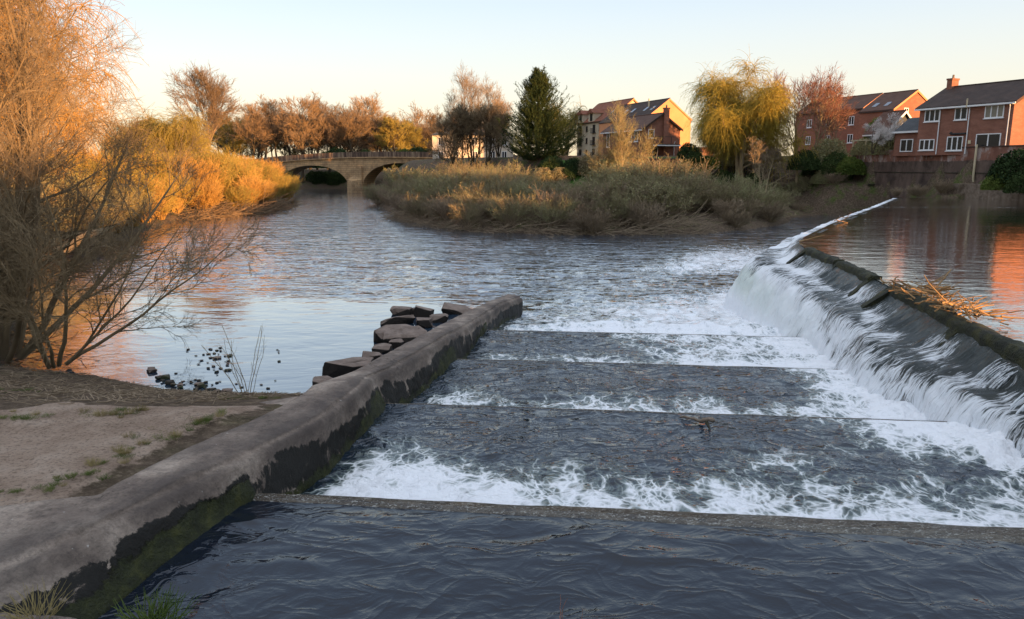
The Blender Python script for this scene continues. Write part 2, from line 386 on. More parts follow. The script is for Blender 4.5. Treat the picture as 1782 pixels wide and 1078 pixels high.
def retaining_mat():
    t = NT('stained retaining wall'); p = t.pos()
    sx = t.n('SeparateXYZ'); t.l(p, sx.inputs[0]); z = sx.outputs[2]
    n = t.noise(t.pos((1, 1, .35)), .9, 6, .65); n2 = t.noise(t.pos((1, 1, .45)), 1.2, 6, .7)
    low = t.ramp(n, [(.3, (.07, .05, .042)), (.5, (.12, .085, .068)), (.7, (.17, .12, .095))])
    up = t.ramp(n, [(.3, (.14, .06, .042)), (.5, (.22, .10, .07)), (.7, (.27, .14, .10))])
    eff = t.ramp(n2, [(.5, 0.0), (.6, .75)])
    up = t.mix(eff, up, (.42, .36, .33))
    f = t.ramp(t.math('ADD', z, t.math('MULTIPLY', t.math('SUBTRACT', n, .5), .5)), [(0, 0.0), (1, 1.0)])
    f = t.math('MULTIPLY', t.math('SUBTRACT', t.math('ADD', z, t.math('MULTIPLY', t.math('SUBTRACT', n2, .5), .5)), 6.25), 12, clamp=True)
    blk = t.math('MULTIPLY', t.ramp(t.noise(t.pos((.6, .6, .5)), 1.3, 5, .7), [(.5, 0.0), (.62, .6)]), t.math('SUBTRACT', 1.0, t.math('MULTIPLY', f, .6)))
    c = t.mix(f, low, up); c = t.mix(t.math('MULTIPLY', blk, .8), c, (.025, .018, .015))
    return t.fin(c, .9, t.bump(t.noise(p, 5, 6), .5, .05), .2)
M['retain'] = retaining_mat()
def sill_mat():
    t = NT('thin water over sill'); n = t.noise(t.pos((1.2, 5.0, 1)), 3.0, 7, .72, 1.2); n2 = t.noise(t.pos((2.5, 7, 1)), 7, 5, .7, 1.5)
    c = t.ramp(n, [(.36, (.025, .015, .008)), (.5, (.09, .068, .045)), (.64, (.17, .14, .10))])
    c = t.mix(t.ramp(n2, [(.55, 0.0), (.63, .85)]), c, (.6, .6, .55))
    return t.fin(c, .12, t.bump(t.math('ADD', n, n2), .9, .04), .6)
M['sill'] = sill_mat()
M['moss'] = mat_noise('mossy black stone', (.008, .008, .005), (.02, .022, .008), 4, .7, 1.0, c3=(.055, .05, .015))
M['debris'] = mat_veg('orange-lit driftwood', (.25, .15, .07), (.45, .28, .13))  # orange evening sunlight is put into the stick colour

# ------------------------------------------------------------------ layout curves
CREST = np.array([(6.1, 0.5), (7.3, 6.5), (8.28, 11.62), (8.75, 14.5), (9.68, 19.0), (10.31, 23.2), (10.75, 26.6), (11.3, 28.8), (12.6, 31.6), (16.86, 38.97), (27.79, 56.43), (37.6, 72.6)])
TS = [7.48, 12.05, 16.3, 20.8]      # sill positions measured as y + 0.106 x
LZ = [2.0, 1.6, 1.3, 1.0]           # water level upstream of each sill
def wall_base_x(y): return np.interp(y, [0, 4, 7.7, 12.2, 16.3, 20.7, 26, 30], [-4.1, -3.4, -2.75, -1.99, -1.19, -.76, -.23, .1])
def crest_x(y): return np.interp(y, CREST[:, 1], CREST[:, 0])
def level(x, y):
    t = y + .106 * x
    z = .62 * (1 - sstep(20.8, 31, t))
    z = np.where(t < TS[3], LZ[3], z); z = np.where(t < TS[2], LZ[2], z); z = np.where(t < TS[1], LZ[1], z); z = np.where(t < TS[0], LZ[0], z)
    return z
W = np.array([(-3.9, 1.2), (-3.7, 5), (-3.3, 9), (-2.9, 14.5), (-3.6, 17.3), (-4.74, 17.6), (-6.75, 17.7), (-8.7, 18.2), (-11.5, 19.6), (-14.6, 20.4), (-20, 26), (-27, 36), (-30, 48),
              (-30, 55), (-36, 79), (-31.5, 95), (-37, 125), (-46, 160), (-54, 182), (-60, 194), (-48, 199), (-37, 190), (-31.5, 165), (-24.7, 128), (-11.7, 79.4), (-4.7, 66.3),
              (1, 63.5), (7.7, 62.3), (16.2, 63.4), (22, 68), (27.9, 75.2), (32, 84), (37, 89.5), (45, 87), (42.5, 78), (40.2, 73.8), (49.7, 72.2), (58, 66), (70, 42), (82, 4), (190, -84), (320, -190),
              (300, -205), (160, -112), (75, -30), (60, -6), (30, 0.5), (12, 1.0)])
def sdist(x, y, poly):
    sh = x.shape; x = x.ravel(); y = y.ravel(); d = np.full(x.shape, 1e9); ins = np.zeros(x.shape, bool)
    n = len(poly)
    for i in range(n):
        ax, ay = poly[i]; bx, by = poly[(i + 1) % n]
        ex, ey = bx - ax, by - ay; tt = np.clip(((x - ax) * ex + (y - ay) * ey) / (ex * ex + ey * ey), 0, 1)
        d = np.minimum(d, np.hypot(x - ax - tt * ex, y - ay - tt * ey))
        c = ((ay > y) != (by > y)) & (x < (bx - ax) * (y - ay) / (by - ay + 1e-12) + ax); ins ^= c
    return np.where(ins, -d, d).reshape(sh)
RW_A = np.array((53.2, 53.7)); RW_B = np.array((42.6, 93.4)); RW_D = (RW_B - RW_A) / np.linalg.norm(RW_B - RW_A)   # retaining wall line
W2 = np.concatenate([[(60, 17.4), (-2, 17.5)], W[5:26], [(60, 62)]])
def hgt(x, y):
    x = np.asarray(x, float); y = np.asarray(y, float)
    d = sdist(x, y, W); dp = np.maximum(d, 0)
    nz = fbm(x * .25, y * .25, 4, 3) - .5
    d2_ = np.maximum(sdist(x, y, W2), 0); left = 2.42 * (1 - np.maximum(0, 1 - d2_ / 8.2) ** 1.15) + .05 * nz
    leftb = 2.6 * (1 - np.exp(-dp / 5)) + nz * .5 + .03 * np.clip(dp - 10, 0, 60)
    leftm = np.where(y < 26, left * sstep(26, 20, y) + leftb * (1 - sstep(26, 20, y)), leftb)
    y0 = np.interp(x, [-40, -10, 5, 30, 44], [150, 118, 94, 91, 90])
    isl = .35 * sstep(0, 1.5, dp) + 1.5 * (1 - np.exp(-dp / 7)) + nz * .5
    isl = isl + (7.2 - 1.7) * sstep(0, 15, y - y0) * sstep(1, 9, dp)
    # behind the retaining wall
    rx = x - RW_A[0]; ry = y - RW_A[1]; side = rx * RW_D[1] - ry * RW_D[0]; along = rx * RW_D[0] + ry * RW_D[1]
    base = .35 * sstep(0, 1, dp) + 2.9 + .9 * sstep(0, 5, dp)
    base = np.where(y > 74, np.maximum(base * sstep(0, 2, dp), 0.3), base)
    rt = np.where((side > .25), 7.4, base)
    rt = np.where((along > 41.3) & (side > -30), isl * .0 + 7.2 * sstep(0, 9, along - 41.3 + side * .0) + base * (1 - sstep(0, 9, along - 41.3)), rt)
    wr = sstep(36, 40, x)
    land = isl * (1 - wr) + rt * wr
    mid = np.interp(y, [0, 17, 22, 60, 95, 125, 160, 185, 240], [-1, -1, -4, -15, -22, -31, -38, -45, -60])
    land = np.where(x < mid, leftm, land)
    far = 5.0 + 0 * x
    land = land * (1 - sstep(165, 200, y)) + np.where(d > 0, np.minimum(far, .3 + dp * .4), 0) * sstep(165, 200, y)
    # camera bank
    cb = 4.0 - 1.2 * sstep(1, 6, -x) 
    near = sstep(3.0, 1.4, y)
    land = np.where((y < 3) & (x > -3.9) , cb * near + 2.4 * (1 - near), land)
    near2 = sstep(60, 20, x)
    land = np.where((y < 3) & (x > 12), 3.2 + sstep(2, 20, dp) * 2, land)
    return np.where(d > 0, land, -1.0 - .0 * d) + 0 * near2

def nonuni(a, b, fa, fb, fine, grow=1.07):
    mid = list(np.arange(fa, fb, fine)); s = fine; v = fa; lo = []
    while v > a: s *= grow; v -= s; lo.append(v)
    s = fine; v = mid[-1]; hi = []
    while v < b: s *= grow; v += s; hi.append(v)
    return np.array(lo[::-1] + mid + hi)
# far ground
gx = nonuni(-700, 700, -50, 62, .9, 1.1); gy = nonuni(-160, 1200, -2, 112, .9, 1.08)
X, Y = np.meshgrid(gx, gy); Z = hgt(X, Y)
inn = (X > -27) & (X < -3.2) & (Y > .5) & (Y < 24)
Z = np.where(inn, Z - .6, Z)
gr = sstep(.1, .6, Z) * (.5 + .5 * (fbm(X * .1, Y * .1, 3, 9) > .45))
tag(mesh_np('ground', np.stack([X, Y, Z], -1).reshape(-1, 3), grid_faces(len(gy), len(gx)), M['earth'], attrs={'green': gr, 'sand': 0 * gr}), kind='structure')
# near left bank, fine
nx = np.arange(-28, -2.9, .1); ny = np.arange(0, 25, .1)
X, Y = np.meshgrid(nx, ny); Z = hgt(X, Y)
Z = Z + np.where(Z > .03, (fbm(X * 1.4, Y * 1.4, 5, 11) - .5) * .12 + (fbm(X * 5, Y * 5, 3, 12) - .5) * .05 * sstep(9, 11, Y), 0)
pathm = sstep(9.9, 9.3, Y - .30 * (X + 6.4) + (fbm(X * .8, Y * .8, 3, 5) - .5) * 1.1)
# gutter of soil and tufts between path and wall
wl_ = np.array([at(0, 880, z=2.5), at(165, 860, z=2.5), at(325, 781, z=2.48), at(434, 733, z=2.42), at(503, 701, z=2.36), at(545, 674, z=2.3)])
wx = np.interp(Y, wl_[:, 1], wl_[:, 0])
gut = sstep(.45, .1, np.abs(X - (wx - .25)))
sand = np.clip(pathm * (1 - .75 * gut), 0, 1)
Z = Z - .9 * sstep(.12, .3, X - wx) * (Y < 14)
Z = Z - .05 * gut * pathm
tag(mesh_np('river_bank', np.stack([X, Y, Z], -1).reshape(-1, 3), grid_faces(len(ny), len(nx)), M['earth'], attrs={'green': np.clip(.7 * sstep(-10, -14, X) + .22 * gut, 0, 1), 'sand': sand}), kind='structure')

# ------------------------------------------------------------------ water
xs = nonuni(-90, 50, -14, 16, .13, 1.06); ys = nonuni(15, 245, 17, 42, .14, 1.05)
X, Y = np.meshgrid(xs, ys)
rightside = X > wall_base_x(Y) - .5
tt = Y + .106 * X
zr = np.where(rightside & (Y < 30), .62 * (1 - sstep(20.8, 31, tt)), 0)
cx = crest_x(Y); dc = cx - X      # distance to the left of crest
# foam field
fo = .95 * sstep(7.5, 1.5, dc) * sstep(18, 21, tt) * sstep(40, 32, Y)
fo = np.maximum(fo, .74 * sstep(12.5, 5, dc) * sstep(19, 21, tt) * sstep(37, 28, Y))
fo = np.maximum(fo, .85 * sstep(20.8, 21.3, tt) * sstep(25.6, 23.4, tt + 1.5 * (fbm(X * .5, Y * .5, 3, 33) - .5)) * (.45 + .55 * sstep(-1, 4, X)) * (X > wall_base_x(Y)))
fo = np.maximum(fo, .52 * sstep(20.8, 22, tt) * sstep(40, 26, tt) * (X > wall_base_x(np.minimum(Y, 26))) * sstep(-2, 2.5, X))
u = (X - 12.5 - .45 * (Y - 40)); fo = np.maximum(fo, .8 * sstep(8, 2.5, np.abs(u)) * sstep(37, 42, Y) * sstep(60, 46, Y))
fo = np.maximum(fo, .25 * sstep(45, 38, Y) * sstep(30, 36, Y) * sstep(-12, -2, X) * (fbm(X * .25, Y * .8, 3, 77) > .5))
fo = fo * (.75 + .5 * fbm(X * .5, Y * .5, 3, 31))
chop = .85 + .3 * (fbm(X * .06, Y * .15, 3, 21) - .5)
calm = sstep(34.5, 30, Y + .15 * (X + 6)) * (X < wall_base_x(np.minimum(Y, 27)) + .6 * np.maximum(Y - 27, 0))
chop = chop * (1 - .9 * calm)
band2 = sstep(33, 35, Y) * sstep(40, 36.5, Y) * sstep(4, -6, X)
chop = chop * (1 - .35 * band2)
far = sstep(70, 110, Y); chop = chop * (1 - .35 * far)
rel = (fbm(X * .8, Y * 1.6, 4, 41) - .5) * .11 * np.clip(chop, 0, 1) * sstep(80, 50, Y)
rel += fo * (fbm(X * 1.9, Y * 1.9, 4, 42) - .35) * .42 * sstep(60, 45, Y)
wave = np.exp(-((tt - 23.2) / .40) ** 2) * .20 * sstep(0, 2, X - wall_base_x(Y)) * (Y < 27) * (.5 + fbm(X * 1.2, Y, 3, 44))
tag(mesh_np('river', np.stack([X, Y, zr + rel + wave], -1).reshape(-1, 3), grid_faces(len(ys), len(xs)), M['river'], attrs={'foam': fo, 'chop': chop}), kind='structure')

def channel(i, t0, t1, z):
    nt_ = int((t1 - t0) / .045); nx_ = 240
    T, U = np.meshgrid(np.linspace(t0, t1, nt_), np.linspace(0, 1, nx_), indexing='ij')
    xl = wall_base_x(T) - .15; xr = crest_x(T) - .55
    X = xl + (xr - xl) * U; Y = T - .106 * X
    dcr = crest_x(Y) - X; a = T - t0
    n = fbm(X * .55, Y * .3, 3, 60 + i)
    if i == 0: fo = 0 * X
    elif i == 1: fo = .72 * sstep(3.3, .4, a - 2.2 * (n - .5)) + .45 * sstep(3.0, 0, a) * sstep(3.5, 1, X - xl) 
    elif i == 2: fo = .60 * sstep(2.5, .9, a - 2.4 * (n - .5))
    else: fo = .48 * sstep(2.2, .9, a - 1.6 * (n - .5)) + .55 * sstep(1.5, 5.5, X + 2 * (n - .5))
    if i > 0:
        fo = np.maximum(fo, 1.0 * sstep(3.4 + .4 * i, 1.3, dcr - 1.6 * (fbm(X * .7, Y * .7, 3, 70) - .5)) * (sstep(9.6, 11.2, T + .5 * (dcr < 1.4)) if i == 1 else 1))
        fo = fo * sstep(.0, .9, X - xl)
    fo = np.clip(fo, 0, 1.1)
    rel = (fbm(X * 1.3, Y * 1.9, 5, 50 + i) - .5) * (.05 if i == 0 else .085) + fo * (fbm(X * 3, Y * 3, 4, 52) - .4) * .13
    # crinkled crests of the fast shallow flow and boiling water at the foot of the fall
    wx_ = X + 1.3 * (fbm(X * .5, Y * .5, 2, 81) - .5); wy_ = Y + 1.3 * (fbm(X * .5, Y * .5, 2, 82) - .5)
    rd = 1 - np.abs(2 * fbm(wx_ * 1.1, wy_ * 2.0, 3, 83 + i) - 1) * 2.2; rel += np.clip(rd, 0, 1) ** 2 * (.010 if i == 0 else .03)
    if i > 0: rel += sstep(2.4, 1.1, dcr) * sstep(9.2, 10.5, T) * (fbm(X * 3.5, Y * 3.5, 4, 84) - .3) * .34
    zz = z + rel * sstep(0, .25, t1 - T)
    zz = zz - (.03 if i == 0 else .004) * sstep(.5, 0, t1 - T)
    if i > 0: zz = zz + .05 * sstep(.35, 0, a) 
    chop = np.full(X.shape, (.55, .9, .95, 1)[i])
    chop = chop * (.65 + .7 * fbm(X * .3, Y * .3, 3, 55 + i))
    tag(mesh_np('channel_water', np.stack([X, Y, zz], -1).reshape(-1, 3), grid_faces(nt_, nx_)[:, ::-1], M['deep' if i == 0 else 'channel'], attrs={'foam': fo, 'chop': chop}), kind='structure')
tb = [0.6] + TS
for i in range(4): channel(i, tb[i] + (.12 if i else 0), tb[i + 1] - (.10 if i == 0 else .0), LZ[i])

# sills
sl_lab = ['wide brown stone sill nearest the camera under thin sliding water', 'second low sill across the channel, level with the drifting branch',
          'third low sill across the channel, near the middle of the mossy wall', 'farthest thin sill across the channel, before the churning white water']
for i in range(4):
    n = 160; U = np.linspace(0, 1, n); t0 = TS[i]; hw = .15 if i == 0 else .03
    xl = wall_base_x(t0) - .2; xr = crest_x(t0) - .9; x = xl + (xr - xl) * U; yy = t0 - .106 * x + (fbm(x * 1.5, x * 0, 3, i) - .5) * .06
    hw = hw * (.45 + .75 * U) if i == 0 else hw + 0 * U
    prof = [(-2.2, -.06), (-1.5, -.02), (-.8, .004), (.3, .0), (.8, -.04), (1.0, -.3), (1.0, -.8)]
    V = np.stack([np.stack([x, yy + a * hw, LZ[i] + b + (fbm(x * 2, x * 0 + a, 3, 5) - .5) * .015], -1) for a, b in prof], 1)
    tag(mesh_np('stone_sill', V.reshape(-1, 3), grid_faces(n, len(prof)), M['sill']), sl_lab[i], 'sill', 'sills stepping down the channel')

# upper pool
cy = np.concatenate([np.arange(.6, 34, .25), np.arange(34, 72.7, .6)]); dx = np.concatenate([np.linspace(0, 12, 50), 12 + np.linspace(0.1, 1, 60) ** 1.6 * 200])
X = crest_x(cy)[:, None] + dx[None, :] - .12; Y = cy[:, None] + 0 * X
fo = .42 * sstep(.6, .0, np.abs(Y - (56 - .05 * (X - 20))) ) * (X < 38) + .3 * sstep(.5, 0, np.abs(Y - (43 - .02 * X))) * (X > 16) * (X < 24)
Z = 2.7 + (fbm(X * .5, Y * 1.2, 3, 90) - .5) * .01
tag(mesh_np('upper_pool', np.stack([X, Y, Z], -1).reshape(-1, 3), grid_faces(len(cy), len(dx)), M['pool'], attrs={'foam': fo * 1.0, 'chop': .5 + .5 * fbm(X * .1, Y * .3, 3, 91)}), kind='structure')
# pool strip between crest end and far bank
# ------------------------------------------------------------------ weir
seg = np.linalg.norm(np.diff(CREST, axis=0), axis=1); cum = np.concatenate([[0], np.cumsum(seg)])
def crest_pt(s): return np.stack([np.interp(s, cum, CREST[:, 0]), np.interp(s, cum, CREST[:, 1])], -1)
def crest_n(s):
    T = crest_pt(s + .9) - crest_pt(s - .9); T /= np.linalg.norm(T, axis=-1, keepdims=True); return np.stack([-T[..., 1], T[..., 0]], -1)
s_bend = cum[7]
S_ = np.concatenate([np.arange(1, s_bend + 6, .05), np.arange(s_bend + 6, cum[-1], .4)])
P0 = crest_pt(S_); N0 = crest_n(S_)
GAPS = [(17.8, 19.4), (26.6, 99)]
def in_gap(s):
    return sum(sstep(a - .15, a + .15, s) * sstep(b + .15, b - .15, s) for a, b in GAPS)
g = in_gap(S_); diag = sstep(s_bend + .5, s_bend + 5, S_)
K = 46; prof_o = np.zeros((len(S_), K)); prof_z = np.zeros((len(S_), K)); white = np.zeros((len(S_), K)); green = np.zeros((len(S_), K)); vv = np.zeros((len(S_), K))
mean = (fbm(S_ * .55, S_ * 0, 3, 5) - .5)
fine = (fbm(S_ * 2.2, S_ * 0, 3, 6) - .5)
for i in range(len(S_)):
    near = S_[i] < s_bend + 3
    lipo = 1.12 + .45 * mean[i] + .12 * fine[i] + .5 * sstep(s_bend - 9, s_bend, S_[i])
    zl = 2.12 - .05
    nk = float(np.interp(P0[i, 1], [8.5, 10.3, 12.8], [.42, .55, 1])); lipo *= nk
    foot_x, foot_y = P0[i] + N0[i] * (lipo + .4); zf = float(level(foot_x, foot_y)) - .08
    if S_[i] > s_bend: zf = 0.0
    drop = max(zl - zf, .1)
    gk = g[i]
    pts = [(-.25, 2.66, 0), (-.05, 2.70, 0), (.12, 2.68 , 0), (.35 * (.6 + .4 * nk), 2.52 * gk + 2.45 * (1 - gk), .25 * gk), (.55 * nk, 2.26, .55 * gk), (.75 * nk, 2.16, .35), (lipo - .15, zl + .02, .18 + .2 * fine[i]), (lipo, zl - .02, .2)]
    run = (.28 + .30 * math.sqrt(drop) * (1 + .5 * fine[i])) * nk + .35 * max(drop - 1, 0)
    for k in range(1, 14):
        q = k / 13; pts.append((lipo + run * q, zl - .02 - drop * q ** 1.7, .2 + .75 * q ** .8))
    run2 = run
    pts.append((lipo + run + .35, zf - .12, 1.0))
    a = np.array(pts)
    if diag[i] > 0:   # beyond the bend the water breaks white right on the crest
        b = a.copy(); b[:, 1] = np.where(a[:, 0] < .6, 2.70 - .04 * np.clip(a[:, 0], 0, 1), a[:, 1]); b[:, 2] = np.where(a[:, 0] > 0, .40 + .5 * (float(fbm(np.array([S_[i] * .8]), np.array([0.]), 4, 29)[0]) - .5) * 2, 0)
        a = a * (1 - diag[i]) + b * diag[i]
    ck = np.linspace(0, len(a) - 1, K); idx = np.arange(len(a))
    prof_o[i] = np.interp(ck, idx, a[:, 0]); prof_z[i] = np.interp(ck, idx, a[:, 1]); white[i] = np.interp(ck, idx, a[:, 2])
    vv[i] = np.concatenate([[0], np.cumsum(np.hypot(np.diff(prof_o[i]), np.diff(prof_z[i])))])
big = sstep(16.5, 24, S_)          # heavier white flow further along
white = white * (.50 + .20 * sstep(7, 13, S_)[:, None] + .48 * big[:, None]) + .14 * (fbm(S_[:, None] * .7, vv * .5, 3, 13) - .5) * 2 
white = white + .34 * sstep(.46, .72, fbm(S_[:, None] * .9, vv * 1.3, 4, 19)) * sstep(.5, .8, vv) + .10 * big[:, None] * sstep(.4, .7, vv)
green = sstep(16, 24, S_)[:, None] * sstep(.15, .6, (2.1 - prof_z)) * sstep(1.7, .9, (2.1 - prof_z)) * fbm(S_[:, None] * .4, vv * .3, 3, 14) * 1.6
rug = (fbm(S_[:, None] * 7, vv * 1.1, 4, 15) - .5) * .10 * sstep(.2, 1.0, vv) + (fbm(S_[:, None] * 1.4, vv * 1.2, 3, 16) - .5) * .30 * sstep(.9, 1.5, vv) + (fbm(S_[:, None] * 2.6, vv * 3.2, 4, 23) - .5) * .13 * sstep(.55, .8, vv)
Vx = P0[:, None, 0] + N0[:, None, 0] * (prof_o + rug * .7); Vy = P0[:, None, 1] + N0[:, None, 1] * (prof_o + rug * .7); Vz = prof_z + rug * .7
flow = np.stack([S_[:, None] + 0 * vv, vv, 0 * vv], -1).reshape(-1, 3)
tag(mesh_np('waterfall', np.stack([Vx, Vy, Vz], -1).reshape(-1, 3), grid_faces(len(S_), K), M['fall'], attrs={'white': white, 'green': np.clip(green, 0, 1)}, uv=flow), kind='structure')

# weir masonry: raised mossy crest blocks between the gaps, body below
def sweep_box(s0, s1, o0, o1, z0, z1, mat, name, parent, step=.12, seed=1, amp=.05, taper=0):
    n = max(3, int((s1 - s0) / step)); s = np.linspace(s0, s1, n); p = crest_pt(s); nn = crest_n(s)
    ring = [(o0, z0), (o0, z1 - .03), (o0 + .05, z1), ((o0 + o1) / 2, z1 + .02), (o1 - .06, z1), (o1, z1 - .08), (o1 + .03, (z0 + z1) / 2), (o1 + .06, z0)]
    V = []
    for j, (o, z) in enumerate(ring):
        dn = (fbm(s * 3, s * 0 + j * 1.7, 4, seed) - .5) * amp * 2; dz = (fbm(s * 2.3, s * 0 + j, 4, seed + 3) - .5) * amp * 2 * (z > z0 + .01)
        V.append(np.stack([p[:, 0] + nn[:, 0] * (o + dn), p[:, 1] + nn[:, 1] * (o + dn), z + dz + 0 * s], -1))
    V = np.stack(V, 1); k = len(ring); i = np.arange(n * k).reshape(n, k); j = np.roll(i, -1, 1)
    fq = np.stack([i[:-1], j[:-1], j[1:], i[1:]], -1).reshape(-1, 4)
    caps = [np.array([i[0][::-1]]), np.array([i[-1]])]
    return mesh_np(name, V.reshape(-1, 3), [fq] + caps, mat, parent, smooth=True)
weir = empty('weir', (8.5, 13, 2.0), 0, 'long dark mossy stone weir holding back the upper pool', 'weir')
def sub(o):  # parent keeping world position
    o.parent = weir; o.location = (-8.5, -13, -2.0); return o
sub(sweep_box(1.0, cum[-1] - .3, -.1, .45, -1, 2.05, M['wetstone'], 'body', None, .5))
for k, (a, b) in enumerate([(1, 17.8), (19.4, 22.6), (22.9, 26.6)]):
    sub(sweep_box(a, b, -.12, .22, 1.9, 2.77 if k == 0 else 2.76, M['moss'], 'crest_stone', None, .07, 20 + k, .06))
def buttress(s, w=.16, ln=.85):
    p = crest_pt(np.array([s]))[0]; n = crest_n(np.array([s]))[0]; T = np.array((n[1], -n[0]))
    mb = MB(); q = lambda o, tt_, z: (p[0] + n[0] * o + T[0] * tt_, p[1] + n[1] * o + T[1] * tt_, z)
    V = [q(.1, -w, 1.9), q(ln, -w, 1.95), q(ln, w, 1.95), q(.1, w, 1.9), q(.1, -w, 2.76), q(ln * .95, -w * .6, 2.2), q(ln * .95, w * .6, 2.2), q(.1, w, 2.76)]
    mb.hexa(V); sub(mb.build('buttress', M['moss']))
for s, w_, l_ in ((13.4, .2, .6), (15.9, .13, .45), (17.7, .2, .85), (19.5, .16, .7), (22.7, .12, .6), (26.5, .22, .8)): buttress(s, w_, l_)
# little spouts through the crest
for k in range(12):
    c_ = float(rng.uniform(8.5, 13.3)) if k < 8 else float(rng.uniform(22.9, 26.4)); Ps = []; Rs = []
    for _ in range(9):
        s = c_ + rng.normal() * .09; p = crest_pt(np.array([s]))[0]; n = crest_n(np.array([s]))[0]
        q = np.linspace(0, 1, 8); ee = rng.uniform(.25, .5); o = .21 + ee * q; z = 2.5 + rng.uniform(-.05, .03) - .40 * q ** 1.7
        Ps.append(np.stack([p[0] + n[0] * o, p[1] + n[1] * o, z], -1)); Rs.append(rng.uniform(.006, .016) * (.6 + q * .8))
    V, Fq = tubes(np.array(Ps), np.array(Rs), 4)
    ob = mesh_np('spout', V, Fq, M['fall'], None, attrs={'white': np.full(len(V), .6), 'green': np.zeros(len(V))}, uv=np.stack([np.full(len(V), c_ * 3.0), np.tile(np.repeat(q, 4), 9), np.zeros(len(V))], -1)); sub(ob)

# ------------------------------------------------------------------ left training wall
ctl = [(-300, 985, -330, 1160, 2.5), (0, 880, -40, 1012, 2.5), (165, 860, 148, 928, 2.5), (325, 781, 290, 858, 2.48), (434, 733, 432, 794, 2.42), (503, 701, 563, 727, 2.36), (545, 672, 636, 668, 2.3),
       (560, 666, 646, 654, 2.12), (611, 648, 690, 637, 2.06), (682, 611, 727, 616, 2.0), (752, 573, 785, 581, 1.9), (760, 569, 792, 579, 1.78), (790, 554, 826, 560, 1.6), (816, 541, 841, 550, 1.5), (850, 525, 874, 528, 1.15), (884, 512, 909, 517, .85)]
LR = [(at(a, b, z=e), at(c, d, z=e)) for a, b, c, d, e in ctl]
yc = np.array([(l[1] + r[1]) / 2 for l, r in LR]); o_ = np.argsort(yc)
fl = lambda k, q: np.interp(q, yc[o_], np.array([LR[i][k][0] for i in o_]))
fly = lambda k, q: np.interp(q, yc[o_], np.array([LR[i][k][1] for i in o_]))
fz = lambda q: np.interp(q, yc[o_], np.array([ctl[i][4] for i in o_]))
q = np.arange(yc.min(), yc.max(), .05); n = len(q)
Lp = np.stack([fl(0, q), fly(0, q)], -1); Rp = np.stack([fl(1, q), fly(1, q)], -1); zt = fz(q)
bx = wall_base_x(Rp[:, 1]); bz = level(bx + .3, Rp[:, 1]); bz = np.where(Rp[:, 1] > 26.4, 0, bz)
bx = np.maximum(bx, Rp[:, 0] + .06)
V = []; st = []; ms = []; gm_ = []
jnt = .035 * np.max([np.exp(-((q - j_) / .022) ** 2) for j_ in (6.35, 9.1, 11.65, 14.3, 17.0, 19.1, 22.6)], 0)
def ringpt(x, y, z, s_, m_): V.append(np.stack([x, y, z], -1)); st.append(s_ + 0 * x); ms.append(m_ + 0 * x); gm_.append(1.1 * (jnt > .024) + 0 * x)
ringpt(Lp[:, 0] - .25, Lp[:, 1], np.minimum(zt - 1.6, -.3), 1, 0); ringpt(Lp[:, 0] - .03, Lp[:, 1], zt - .14, .25, 0)
for f in np.linspace(0, .86, 10):
    c = Lp + (Rp - Lp) * f; ringpt(c[:, 0], c[:, 1], zt - jnt + .05 * math.sin(f * 3) * .5 + (fbm(c[:, 0] * 2, c[:, 1] * 2, 5, 8) - .5) * .05, 0, 0); gm_[-1] = np.maximum(gm_[-1], .75 * sstep(.42, .75, f))
Hf = zt - bz
for f in np.linspace(0, 1, 22):
    r = min(f / .17, 1); inx = -.09 * (1 - math.sqrt(max(0, 1 - (1 - r) ** 2)))
    x = Rp[:, 0] + inx + (bx - Rp[:, 0]) * f ** 1.2 + (fbm(q * 3, q * 0 + f * 4, 5, 77) - .5) * .10 * min(1, f * 2)
    z = zt - .02 - (Hf + .35) * f ** 1.35
    hb = (z - bz)
    sill_near = np.max([np.exp(-((Rp[:, 1] - (t_ - .3)) / .9) ** 2) for t_ in TS], 0)
    ringpt(x, Rp[:, 1], z, .0, 0)
    edge = .30 + .35 * (fbm(q * .9, q * 0, 3, 70) - .5) * 1.2
    st[-1] = sstep(edge - .12, edge + .06, f + 0 * x) * sstep(edge + .62, edge + .34, f + 0 * x)
    gm_[-1] = .75 * sstep(.0, .05, f) * sstep(.42, .1, f) + 0 * x
    ms[-1] = sstep(.30, .05, hb) * .85 + sill_near * sstep(.22, .45, f + 0 * x) * .9
V = np.stack(V, 1); k = V.shape[1]; i = np.arange(n * k).reshape(n, k)
fq = np.stack([i[:-1, :-1], i[:-1, 1:], i[1:, 1:], i[1:, :-1]], -1).reshape(-1, 4)
wo_ = mesh_np('concrete_wall', V.reshape(-1, 3), [fq[:, ::-1], np.array([i[-1]])], M['wall'], attrs={'stain': np.stack(st, 1), 'moss': np.stack(ms, 1), 'grime': np.stack(gm_, 1)})
tag(wo_, 'long weathered concrete wall with mossy black-stained face stepping down beside the channel', 'wall')
# flat slab beside the wall
mb = MB(); p = [at(345, 726, z=2.05), at(440, 702, z=2.0), at(520, 690, z=2.1), at(430, 742, z=2.25)]
mb.hexa([(*c[:2], 1.7) for c in (p[3], p[2], p[1], p[0])] + [(c[0], c[1], c[2]) for c in (p[3], p[2], p[1], p[0])])
o = mb.build('concrete_slab', M['wall']); tag(o, 'small flat concrete slab lying in the soil against the wall', 'slab')
